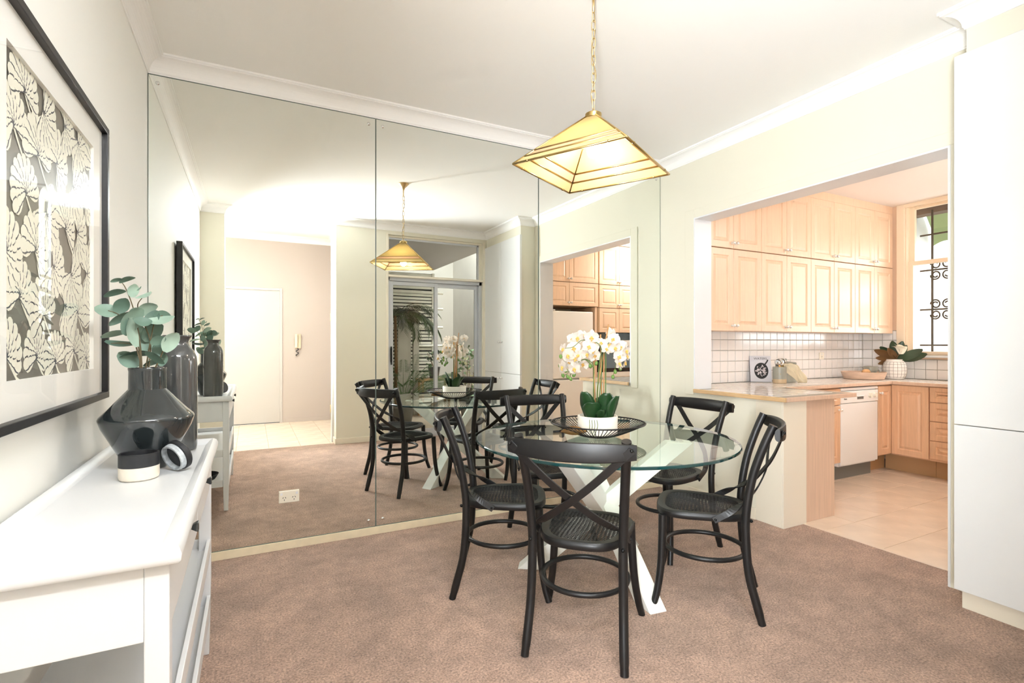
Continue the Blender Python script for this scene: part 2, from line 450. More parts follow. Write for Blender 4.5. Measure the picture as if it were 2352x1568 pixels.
# hinged jamb at the inner face of the pier
d = structe('trim_8', 'white painted door jamb with hinges on the pier edge', 'door jamb')
mk('jamb', MB().box(.926, YB - .03, 0, .952, YB + .05, 2.72), M_WHITE, d, bevel=.002)
hm = MB().tube([(0, 0, -.05), (0, 0, .05)], .006, 8).mesh('hinge', M_BRASSP, True)
for z in (.42, 1.6): put('hinge', hm, d, (.921, YB - .015, z))

# lounge windows behind the camera
for nm, lab, fr in (('window_3', 'wide lounge window facing the street', [(-3.3, HY - .1, .35, -.75, HY - .04, .41), (-3.3, HY - .1, 2.49, -.75, HY - .04, 2.55), (-3.3, HY - .1, .35, -3.24, HY - .04, 2.55), (-.81, HY - .1, .35, -.75, HY - .04, 2.55)]),
                    ('window_4', 'side window of the lounge', [(-4.08, -2.0, .4, -4.02, .1, .46), (-4.08, -2.0, 2.49, -4.02, .1, 2.55), (-4.08, -2.0, .4, -4.02, -1.94, 2.55), (-4.08, .04, .4, -4.02, .1, 2.55)])):
    wdw = structe(nm, lab, 'window')
    m = MB()
    for b in fr: m.box(*b)
    mk('window_frame', m, M_WHITE, wdw, bevel=.004)

# ------------------------------------------------------------ sliding door and highlight window to the courtyard
YD = .04
d = structe('door_2', 'silver aluminium sliding glass door opening to the courtyard', 'sliding door')
mk('door_frame', MB().box(1.60, YD - .05, 0, 1.635, YD + .05, 2.14).box(2.915, YD - .05, 0, 2.955, YD + .05, 2.14).box(1.60, YD - .05, 2.09, 2.955, YD + .05, 2.14).box(1.60, YD - .05, -.02, 2.955, YD + .06, .025), M_ALU, d, bevel=.003)


def leaf(x0, x1, y):
    o = mk('sliding_leaf', MB().box(x0, y - .015, .03, x0 + .045, y + .015, 2.085).box(x1 - .045, y - .015, .03, x1, y + .015, 2.085).box(x0 + .045, y - .015, 2.035, x1 - .045, y + .015, 2.085).box(x0 + .045, y - .015, .03, x1 - .045, y + .015, .10), M_ALU, d, bevel=.002)
    mk('pane', MB().box(x0 + .045, y - .003, .10, x1 - .045, y + .003, 2.035), M_GLASS, o)
    return o


l1 = leaf(1.637, 2.30, YD + .022); leaf(2.26, 2.913, YD - .022)
h = MB().box(1.648, YD + .037, .98, 1.668, YD + .045, 1.22)
h.tube(spline([(1.658, YD + .045, 1.20), (1.64, YD + .085, 1.18), (1.64, YD + .085, 1.03), (1.658, YD + .045, 1.0)], 5), .008, 8)
mk('pull_handle', h, M_DARK, l1)
d = structe('window_2', 'wide highlight window above the sliding door', 'window')
mk('window_frame', MB().box(1.60, YD - .03, 2.14, 2.955, YD + .05, 2.17).box(1.60, YD - .03, 2.665, 2.955, YD + .05, 2.69).box(1.60, YD - .03, 2.17, 1.625, YD + .05, 2.665).box(2.92, YD - .03, 2.17, 2.955, YD + .05, 2.665).box(1.60, YD + .05, 2.135, 2.955, YF + .01, 2.165), M_TRIM, d, bevel=.003)
mk('alloy_bead', MB().box(2.895, YD - .01, 2.17, 2.92, YD + .02, 2.665).box(1.625, YD - .01, 2.645, 2.92, YD + .02, 2.665), M_ALU, d)
mk('pane', MB().box(1.625, YD - .003, 2.17, 2.895, YD + .003, 2.645), M_GLASS, d)
struct('trim_9', 'cream timber casing around the sliding door', 'architrave', MB().box(1.575, YF, 0, 1.605, YF + .015, 2.70).box(2.95, YF, 0, 2.99, YF + .015, 2.70), M_TRIM, bevel=.003)

# ------------------------------------------------------------ mirrors
for i in range(3):
    x0 = XL + .002 + i * 1.2375; x1 = x0 + 1.2355
    lab = ['large wall mirror panel beside the left wall, behind the console', 'middle wall mirror panel between the other two', 'wall mirror panel next to the servery wall, behind the orchid'][i]
    t = thing('mirror_panel', lab, 'mirror', ((x0 + x1) / 2, YM - .003, .05), 0, 'three tall mirror panels on the back wall')
    hw = (x1 - x0) / 2; H = 2.688
    m = MB().box(-hw, -.003, 0, hw, .0029, H); m.m = [0 if k == 2 else 1 for k in range(6)]
    mk('mirror_glass', m, [M_MIR, M_MEDGE], t)
    for nm, b_ in (('edge_bead', (-hw, -.0036, 0, -hw + .0028, -.003, H)), ('edge_bead', (hw - .0028, -.0036, 0, hw, -.003, H)), ('edge_bead', (-hw, -.0036, H - .005, hw, -.003, H)), ('edge_bead', (-hw, -.0036, 0, hw, -.003, .004))):
        mk(nm, MB().box(*b_), M_MEDGE, t)
    sc = MB().lathe([(.011, 0), (.011, .002), (.008, .006), (.003, .008)], 14).mesh('fixing_screw', M_CHROME, True)
    for sx in (-hw + .045, hw - .045):
        for z in (.045, H - .045): put('fixing_screw', sc, t, (sx, -.003, z), (PI / 2, 0, 0))

# power point on the mirror
def outlet(loc, rz, lab, wdt=.115, hgt=.072, single=False):
    t = thing('power_outlet', lab, 'power outlet', loc, rz)
    mk('plate', MB().box(-wdt / 2, -.009, -hgt / 2, wdt / 2, 0, hgt / 2), M_IVORY, t, bevel=.003)
    slot = MB().box(-.0016, -.0008, -.0045, .0016, 0, .0045).mesh('socket_slot', M_OUTLETK)
    for cx in ([0] if single else [-.027, .027]):
        for dx, dz, a in ((-.007, -.004, .5), (.007, -.004, -.5), (0, -.018, 0)):
            put('socket_slot', slot, t, (cx + dx, -.009, dz), (0, a, 0))
    for cx in ([0] if single else [-.043, .043]):
        mk('switch', MB().box(cx - .006, -.012, .012, cx + .006, -.009, .026), M_WHITE, t, bevel=.001)
    return t


outlet((.211, YM - .006, .320), 0, 'double power outlet set low on the mirror')

# invented track lamp behind the hall opening, added to fill the dining room
t = thing('added_fill_bar', 'added white fill light bar in the hall behind the opening', 'track lamp', (.42, -.47, 2.86), 0, rot=(0, 0, math.radians(6)))
mk('track_bar', MB().box(-.62, -.05, .085, .62, -.01, .119), M_WHITE, t, bevel=.003)
mk('lamp_housing', MB().box(-.60, -.06, -.09, .60, .0, .085), M_WHITE, t, bevel=.004)

# unseen panel lamp added beside the pier to brighten walls and ceiling
t = thing('added_fill_panel', 'added white fill light panel on a stand in the hall behind the pier', 'floor lamp', (-.53, -.42, 0), math.radians(-7))
mk('lamp_foot', MB().lathe([(.13, 0), (.13, .012), (.02, .02), (.012, .03)], 24), M_DARK, t, 'auto', loc=(0, -.04, 0))
mk('lamp_pole', MB().tube([(0, -.04, .02), (0, -.04, 1.1)], .012, 8), M_DARK, t, True)
mk('lamp_panel', MB().box(-.18, -.011, -.485, .18, -.003, .485), M_WHITE, t, bevel=.003, loc=(0, 0, 1.05), rot=(math.radians(35), 0, 0))

# glowing globe added out of view to brighten the kitchen
t = thing('added_fill_globe', 'added glowing fill globe under the kitchen ceiling', 'fill lamp', (5.2, 1.2, KZ))
mk('ceiling_rose', MB().lathe([(.07, 0), (.07, -.02), (.02, -.03), (.012, -.12)], 20), M_WHITE, t, 'auto')
mk('globe', MB().ball((0, 0, -.25), .14, 20, 14), mat('fill_globe_glow', (1, 1, 1, 1), .5, emit=((1, .97, .95, 1), 19)), t, True)

# ------------------------------------------------------------ kitchen
_door = {}


def door_mesh(w, h, m, fr=.055, th=.02):
    """raised-panel door: x across, z up, front towards -y, origin bottom centre at the back face"""
    k = (round(w, 4), round(h, 4), m.name, fr)
    if k in _door: return _door[k]
    R = []

    def ring(ins, y):
        x0, x1, z0, z1 = -w / 2 + ins, w / 2 - ins, ins, h - ins
        return [(x0, y, z0), (x1, y, z0), (x1, y, z1), (x0, y, z1)]
    fr2 = min(fr, w * .24, h * .28)
    R = [ring(0, 0), ring(0, -th + .003), ring(.003, -th), ring(fr2, -th), ring(fr2 + .004, -th + .004), ring(fr2 + .009, -th + .008), ring(fr2 + .013, -th + .008),
         ring(fr2 + .032, -th + .001), ring(fr2 + .035, -th + .001)]
    _door[k] = MB().rings(R).mesh('door', m); return _door[k]


KNOB = MB().lathe([(.010, 0), (.010, .003), (.005, .006), (.005, .012), (.013, .017), (.0145, .023), (.011, .030), (.004, .032)], 12)
KNOB_ME = KNOB.mesh('knob', M_CLEAR, True)
KNOB_BR = KNOB.mesh('knob', M_BRASSP, True)


def door(parent, w, h, loc, m, rz=0, knob=None, name='door'):
    o = put(name, door_mesh(w - .003, h - .003, m), parent, loc, (0, 0, rz))
    if knob: put('knob', KNOB_ME, o, (knob[0], -.02, knob[1]), (PI / 2, 0, 0))
    return o


# splashback tiles on the kitchen walls, each tile its own piece
TS = .1012
tile_me = MB().rings([[(0, 0, 0), (.097, 0, 0), (.097, 0, .097), (0, 0, .097)], [(0, -.006, 0), (.097, -.006, 0), (.097, -.006, .097), (0, -.006, .097)],
                      [(.003, -.0085, .003), (.094, -.0085, .003), (.094, -.0085, .094), (.003, -.0085, .094)]]).mesh('wall_tile', M_TILE)
sb = structe('wall_splashback', 'white square tiles between the worktop and the wall cabinets', 'splashback', (0, KY + .009, 0))
for i in range(28):
    for j in range(5):
        put('wall_tile', tile_me, sb, (XK + .003 + i * TS - (.0 if i < 27 else .0), 0, .890 + j * TS))
sw = structe('wall_tiles_window', 'white square tiles below the kitchen window', 'splashback', (KX, 0, 0))
mk('grout_bed', MB().box(-.004, 1.6, .88, 0, KY, 1.095).box(-.004, WY1 + .078, 1.095, 0, KY, 1.40), M_GROUT, sw)
for i in range(16):
    for j in range(5):
        y = KY - .003 - i * TS
        if j >= 2 and y < WY1 + .07: continue
        put('wall_tile', tile_me, sw, (-.003, y, .890 + j * TS + .0), (0, 0, -PI / 2))

outlet((3.475, KY - .001, 1.075), 0, 'double power outlet on the tiles by the servery jamb')
outlet((5.42, KY - .001, 1.125), 0, 'single power outlet on the tiles above the wooden tray', .075, .075, True)

# wall cabinets: four pairs of doors in two rows
UX = [3.392, 3.697, 4.056, 4.405, 4.765, 5.131, 5.485, 5.829, 6.180]
UY = 3.06
rows = [(1.365, 2.068, 'lower'), (2.072, 2.655, 'upper')]
pos = ['nearest the servery jamb', 'above the cookbook and utensil crock', 'above the bare stretch of tiles', 'in the corner beside the window']
for r, (z0, z1, rn) in enumerate(rows):
    for p in range(4):
        xa, xm, xb = UX[2 * p], UX[2 * p + 1], UX[2 * p + 2]
        t = thing('wall_cabinet', 'peach timber wall cabinet with raised-panel doors, %s row, %s' % ('bottom' if r == 0 else 'top', pos[p]), 'wall cabinet',
                  (xa, KY - .001, z0), 0, 'peach wall cabinets over the worktop')
        w = xb - xa
        yb = -(KY - UY) + (0 if not (r == 0 and p >= 2 and False) else -.02)
        mk('cabinet_body', MB().box(.001, yb, .001, w - .001, -.009, z1 - z0 - .001), M_WOOD, t)
        zk = .045
        door(t, xm - xa, z1 - z0, ((xm - xa) / 2, yb - .0005, 0), M_WOOD, 0, ((xm - xa) / 2 - .022, zk))
        door(t, xb - xm, z1 - z0, ((xm + xb) / 2 - xa, yb - .0005, 0), M_WOOD, 0, (-(xb - xm) / 2 + .022, zk))
struct('trim_10', 'peach timber filler between the wall cabinets and the ceiling', 'pelmet', MB().box(3.392, UY - .01, 2.657, 6.198, KY - .005, KZ), M_WOOD)

# worktop: tiled L with a timber edge, running out over the half wall
ZW = .888
wt = thing('worktop', 'white tiled kitchen worktop with a timber edge along the servery', 'worktop', (0, 0, 0))
mk('substrate', MB().box(3.195, 2.225, .8605, 3.985, 3.005, ZW - .004).box(3.395, 3.005, .8605, 3.985, KY - .01, ZW - .004).box(3.985, 2.765, .860, 5.595, KY - .01, ZW - .004).box(5.595, 1.6, .860, KX - .005, KY - .01, ZW - .004), M_GROUT, wt)
ctile = MB().rings([[(0, 0, 0), (.0975, 0, 0), (.0975, .0975, 0), (0, .0975, 0)], [(0, 0, .006), (.0975, 0, .006), (.0975, .0975, .006), (0, .0975, .006)],
                    [(.003, .003, .008), (.0945, .003, .008), (.0945, .0945, .008), (.003, .0945, .008)]]).mesh('worktop_tile', M_CTILE)
nt_ = 0
for i in range(30):
    for j in range(18):
        x, y = 3.20 + i * TS, KY - .012 - (j + 1) * TS
        inside = (x + .0975 < 3.984 and y > 2.228) or (y > 2.768 and x + .0975 < 6.19) or (x > 5.6 and y > 1.62 and x + .0975 < 6.195)
        if x > 4 and x + .0975 > 6.195: continue
        if x < 3.39 and y + .0975 > 3.006: continue
        if inside and nt_ < 300: put('worktop_tile', ctile, wt, (x, y, ZW - .008)); nt_ += 1
ed = MB()
ed.box(3.180, 2.205, .860, 3.197, 3.005, ZW + .002)
ed2 = MB().box(3.197, 2.205, .860, 4.00, 2.226, ZW + .002).box(3.984, 2.226, .860, 4.00, 2.745, ZW + .002)
ed3 = MB().box(4.00, 2.745, .860, 5.575, 2.767, ZW + .002).box(5.575, 1.6, .860, 5.597, 2.767, ZW + .002)
mk('timber_edge', ed, M_WEDGE, wt, bevel=.003)
mk('front_edge', ed2, M_PANEL, wt, bevel=.003)
mk('kitchen_edge', ed3, M_PANEL, wt, bevel=.003)

# peninsula carcass with the timber end panel
t = thing('peninsula_cabinet', 'pinkish timber end panel of the peninsula cabinet', 'base cabinet', (3.457, 2.25, 0))
mk('end_panel', MB().box(0, 0, 0, .345, .022, .858), M_PANEL, t, bevel=.002)
mk('cabinet_body', MB().box(0, .023, .10, .335, .50, .858), M_WOODL, t)
mk('kickboard', MB().box(0, .023, 0, .30, .50, .099), M_KICK, t)

# base cabinets along the tiled wall and the window wall
FY, FX = 2.785, 5.615
t = thing('base_cabinet', 'peach base cabinet with a drawer, hidden half behind the peninsula', 'base cabinet', (3.90, FY, 0), 0)
mk('cabinet_body', MB().box(0, 0, .17, .865, .55, .858), M_WOODL, t)
mk('kickboard', MB().box(0, .11, 0, .865, .13, .17), M_KICK, t)
door(t, .43, .52, (.65, 0, .175), M_WOODL, 0, (.19, .48)); door(t, .43, .15, (.65, 0, .70), M_WOODL, 0, (0, .075), 'drawer_front')
door(t, .43, .52, (.217, 0, .175), M_WOODL); door(t, .43, .15, (.217, 0, .70), M_WOODL, 0, None, 'drawer_front')

t = thing('dishwasher', 'white built-in dishwasher with two dials under the worktop', 'dishwasher', (4.77, FY, 0))
mk('housing', MB().box(.002, .004, .13, .593, .55, .85), M_FRIDGE, t)
mk('door_panel', MB().box(.002, -.018, .145, .593, .003, .705), M_FRIDGE, t, bevel=.003)
c = mk('control_panel', MB().box(.002, -.022, .710, .593, .003, .818), M_FRIDGE, t, bevel=.003)
mk('top_strip', MB().box(.002, -.020, .826, .593, .003, .850), M_FRIDGE, t, bevel=.002)
mk('grip_recess', MB().box(.25, -.0235, .738, .35, -.021, .765), M_GREY, c); mk('grip_lip', MB().box(.245, -.032, .763, .355, -.022, .772), M_FRIDGE, c, bevel=.002)
for x in (.455, .535):
    mk('dial', MB().lathe([(.024, 0), (.022, .012), (.019, .016), (.005, .017)], 18).box(-.004, -.02, .010, .004, .02, .024), M_IVORY, c, loc=(x, -.022, .77), rot=(PI / 2, 0, 0))
for x in (.055, .085): mk('button', MB().box(x, -.0235, .782, x + .012, -.021, .790), M_DARK, c)
text('brand_lettering', 'Miele', .022, M_DARK, c, (.065, -.0225, .748), (PI / 2, 0, 0))
mk('kick_plate', MB().box(.0, .05, .0, .6, .07, .135), M_GREY, t)

t = thing('base_cabinet', 'narrow peach base cabinet between the dishwasher and the corner', 'base cabinet', (5.372, FY, 0))
mk('cabinet_body', MB().box(0, 0, .17, .24, .55, .858), M_WOODL, t)
mk('kickboard', MB().box(0, .11, 0, .36, .13, .17), M_KICK, t)
door(t, .236, .67, (.119, 0, .18), M_WOODL, 0, (-.09, .60))

t = thing('base_cabinet', 'wide peach base cabinet door in the kitchen corner below the window', 'base cabinet', (FX, FY - .004, 0))
mk('cabinet_body', MB().box(0, -.33, .17, .55, -.001, .858), M_WOODL, t)
mk('kickboard', MB().box(.11, -.33, 0, .13, .10, .17), M_KICK, t)
door(t, .31, .675, (0, -.172, .18), M_WOODL, -PI / 2)
t = thing('drawer_unit', 'stack of four peach drawers below the kitchen window', 'drawer unit', (FX, FY - .336, 0))
mk('cabinet_body', MB().box(0, -.46, .17, .55, -.001, .858), M_WOODL, t)
mk('kickboard', MB().box(.11, -.46, 0, .13, 0, .17), M_KICK, t)
for z0, z1 in ((.715, .857), (.54, .712), (.362, .537), (.192, .359)):
    door(t, .455, z1 - z0, (0, -.23, z0), M_WOODL, -PI / 2, None, 'drawer_front')
t = thing('base_cabinet', 'peach base cabinet at the far end of the window run', 'base cabinet', (FX, FY - .80, 0))
mk('cabinet_body', MB().box(0, -.38, .17, .55, -.001, .858), M_WOODL, t); mk('kickboard', MB().box(.11, -.38, 0, .13, 0, .17), M_KICK, t)
door(t, .375, .675, (0, -.19, .18), M_WOODL, -PI / 2)

# refrigerator wall (seen in the mirror)
YFR = .72
t = thing('refrigerator', 'white refrigerator with a lower freezer door, seen in the mirror', 'refrigerator', (3.70, .08, 0))
mk('cabinet_body', MB().box(0, 0, .03, .75, .58, 1.725), M_FRIDGE, t, bevel=.006)
dd = mk('fridge_door', MB().box(0, .585, .765, .75, .64, 1.72), M_FRIDGE, t, bevel=.012)
mk('hinge_cap', MB().box(.0, .55, 1.721, .10, .645, 1.738), M_FRIDGE, dd, bevel=.004)
mk('handle', MB().box(.055, .641, .85, .075, .655, 1.6), M_FRIDGE, dd, bevel=.004)
mk('freezer_door', MB().box(0, .585, .04, .75, .64, .745), M_FRIDGE, t, bevel=.012)
mk('feet_plinth', MB().box(.02, .03, 0, .73, .55, .031), M_DARK, t)


def unit(name, label, x0, x1, z0, z1, xs, y0=.055, y1=YFR - .02, kz=.045, knobs=True):
    t = thing(name, label, 'kitchen cabinet', (x0, y0, z0), 0, 'peach cabinets around the refrigerator')
    mk('cabinet_body', MB().box(.001, 0, .001, x1 - x0 - .001, y1 - y0, z1 - z0 - .001), M_WOOD, t)
    for k in range(len(xs) - 1):
        a, b = xs[k] - x0, xs[k + 1] - x0
        kx = None
        if knobs: kx = (((b - a) / 2 - .022) * (1 if k % 2 else -1), kz)
        o = door(t, b - a, z1 - z0, ((a + b) / 2, y1 - y0 + .0005, 0), M_WOOD, PI, kx)
    return t


unit('overhead_cabinet', 'peach cabinet directly above the refrigerator', 3.50, 4.541, 1.80, 2.135, [3.53, 4.037, 4.541])
unit('overhead_cabinet', 'tall peach cabinet in the top row above the refrigerator', 3.50, 4.541, 2.14, 2.72, [3.53, 4.037, 4.541])
unit('oven_tower_cabinet', 'top cabinet of the oven tower', 4.545, 5.32, 2.135, 2.72, [4.560, 4.928, 5.32])
unit('oven_tower_cabinet', 'middle small cabinet of the oven tower', 4.545, 5.32, 1.79, 2.13, [4.560, 4.928, 5.32])
unit('oven_tower_cabinet', 'cabinet just above the built-in oven', 4.545, 5.32, 1.425, 1.785, [4.560, 4.928, 5.32], knobs=False)
unit('oven_tower_cabinet', 'cabinet below the built-in oven', 4.545, 5.32, .06, .70, [4.560, 4.928, 5.32], kz=.58)
t = thing('tower_side_panel', 'peach side panel between the refrigerator and the oven tower', 'side panel', (4.50, .055, 0))
mk('panel', MB().box(0, 0, 0, .040, YFR - .08, 1.795), M_WOOD, t)
t = thing('built_in_oven', 'dark glass built-in oven with white trim in the oven tower', 'oven', (4.548, .06, .705))
mk('housing', MB().box(0, 0, 0, .77, YFR - .10, .715), M_FRIDGE, t)
mk('fascia', MB().box(0, YFR - .10, .61, .77, YFR - .075, .715), M_OVEN, t, bevel=.003)
mk('trim_bar', MB().box(0, YFR - .10, .52, .77, YFR - .07, .605), M_FRIDGE, t, bevel=.003)
mk('handle', MB().tube([(.06, YFR - .04, .50), (.71, YFR - .04, .50)], .010, 8).box(.07, YFR - .08, .495, .085, YFR - .04, .505).box(.685, YFR - .08, .495, .70, YFR - .04, .505), M_DARK, t)
o = mk('oven_door', MB().box(0, YFR - .10, .135, .77, YFR - .075, .515), M_OVEN, t, bevel=.003)
mk('viewing_window', MB().box(.12, YFR - .0755, .19, .65, YFR - .073, .44), mat('oven_inner_glass', lin(112, 132, 146), .1), o)
mk('lower_trim', MB().box(0, YFR - .10, 0, .77, YFR - .075, .13), M_FRIDGE, t, bevel=.003)

# ------------------------------------------------------------ kitchen window with its security grille and what stands outside
M_SASH = mat('sash_paint', lin(240, 222, 196), .45)
wd = structe('window_1', 'painted sash window above the kitchen worktop', 'window')
cs = MB()
cs.box(KX - .02, WY1, WZ0 - .02, KX, WY1 + .075, WZ1 + .02).box(KX - .02, WY0 - .075, WZ0 - .02, KX, WY0, WZ1 + .02).box(KX - .02, WY0, WZ1 - .02, KX, WY1, WZ1 + .02)
mk('casing', cs, M_SASH, wd, bevel=.004)
mk('window_sill', MB().box(KX - .05, WY0 - .03, WZ0 - .022, KX + .12, WY1 + .03, WZ0), M_WHITE, wd, bevel=.004)
for nm, x, z0, z1 in (('upper_sash', KX + .07, 2.085, WZ1), ('lower_sash', KX + .035, WZ0, 2.125)):
    o = mk(nm, MB().box(x, WY1 - .055, z0, x + .03, WY1, z1).box(x, WY0, z0, x + .03, WY0 + .055, z1).box(x, WY0 + .055, z0, x + .03, WY1 - .055, z0 + .04).box(x, WY0 + .055, z1 - .04, x + .03, WY1 - .055, z1), M_SASH, wd, bevel=.003)
    mk('pane', MB().box(x + .013, WY0 + .055, z0 + .04, x + .017, WY1 - .055, z1 - .04), M_GLASS, o)
mk('frame_lining', MB().box(KX, WY1 - .012, WZ0, KX + .2, WY1, WZ1).box(KX, WY0, WZ0, KX + .2, WY0 + .012, WZ1).box(KX, WY0, WZ1 - .012, KX + .2, WY1, WZ1), M_SASH, wd)
# grille
M_IRON = mat('bronze_iron', lin(74, 64, 52), .5, metal=.4)
g = thing('security_grille', 'dark scrolled iron security grille outside the kitchen window', 'grille', (KX + .26, 0, 0))
ys = [WY1 - .13 - k * .16 for k in range(8)]
for y in ys: mk('upright_bar', MB().tube([(0, y, 1.15), (0, y, 2.68)], .011, 6), M_IRON, g)
for z in (1.24, 1.62, 2.04, 2.42): mk('cross_bar', MB().tube([(0, WY0 + .02, z), (0, WY1 - .02, z)], .010, 6), M_IRON, g)


def scroll(r):
    return [(0, r * (1 - .62 * a / 9) * math.cos(a) * .9, r * (1 - .62 * a / 9) * math.sin(a)) for a in [k * 9 / 22 for k in range(23)]]


sm = MB().tube(scroll(.052), .008, 6).mesh('scroll', M_IRON, True)
for k in range(7):
    y = (ys[k] + ys[k + 1]) / 2
    for z, s_ in ((1.62, 1), (2.04, 1)):
        for sy in (-1, 1):
            for sz in (-1, 1):
                o = put('scroll', sm, g, (0, y + sy * .05, z + sz * .055)); o.scale = (1, sy, sz)
# outside
tag(mk('neighbour_wall', MB().box(6.60, 3.02, 0, 8.4, 3.2, 3.4), mat('pale_grey_render', lin(206, 208, 206), .8)), 'pale grey rendered wall outside the kitchen window', 'wall', None, 'structure')
aw = thing('awning', 'green scalloped awning beyond the kitchen window', 'awning', (6.9, 0, 0))
M_AWN = mat('green_canvas', lin(150, 172, 128), .8)
sl = MB(); pts = []
N = 60
R0 = [(-.15, 1.4 + 1.6 * k / N, 2.74) for k in range(N + 1)]; R1 = [(.0, 1.4 + 1.6 * k / N, 2.56) for k in range(N + 1)]
R2 = [(.012, 1.4 + 1.6 * k / N, 2.36 + .05 * abs(math.sin(PI * k / 10))) for k in range(N + 1)]
vs = R0 + R1 + R2; fs = [(r * (N + 1) + k, r * (N + 1) + k + 1, (r + 1) * (N + 1) + k + 1, (r + 1) * (N + 1) + k) for r in range(2) for k in range(N)]
sl.add(vs, fs); o = mk('canvas', sl, M_AWN, aw); so = o.modifiers.new('solid', 'SOLIDIFY'); so.thickness = .006
mk('awning_rail', MB().tube([(-.15, 1.4, 2.74), (-.15, 3.0, 2.74)], .015, 8), M_IRON, aw)
mk('brick_lintel', MB().box(-.40, 1.3, 2.66, -.25, 3.02, 2.735), mat('brown_brick', lin(110, 92, 78), .8, noise=(9, .2)), aw)
ur = thing('garden_urn', 'dark glazed garden urn outside the kitchen window', 'planter', (7.1, 2.50, .55))
mk('bowl', MB().lathe([(.10, 0), (.12, .02), (.20, .20), (.25, .42), (.27, .46), (.25, .48), (.22, .46), (.2, .40)], 24), mat('urn_glaze', lin(70, 82, 76), .3), ur, True)
pl = thing('stone_plinth', 'plain stone plinth under the garden urn', 'plinth', (7.1, 2.50, 0)); mk('plinth_block', MB().box(-.22, -.22, 0, .22, .22, .50).box(-.26, -.26, .50, .26, .26, .55), mat('stone', lin(190, 186, 176), .8), pl, bevel=.01)
struct('ground_outside', 'pale paving outside the kitchen window', 'ground', MB().box(6.42, -1, -.06, 8.6, 3.4, -.01), mat('pale_paving', lin(196, 192, 184), .8))

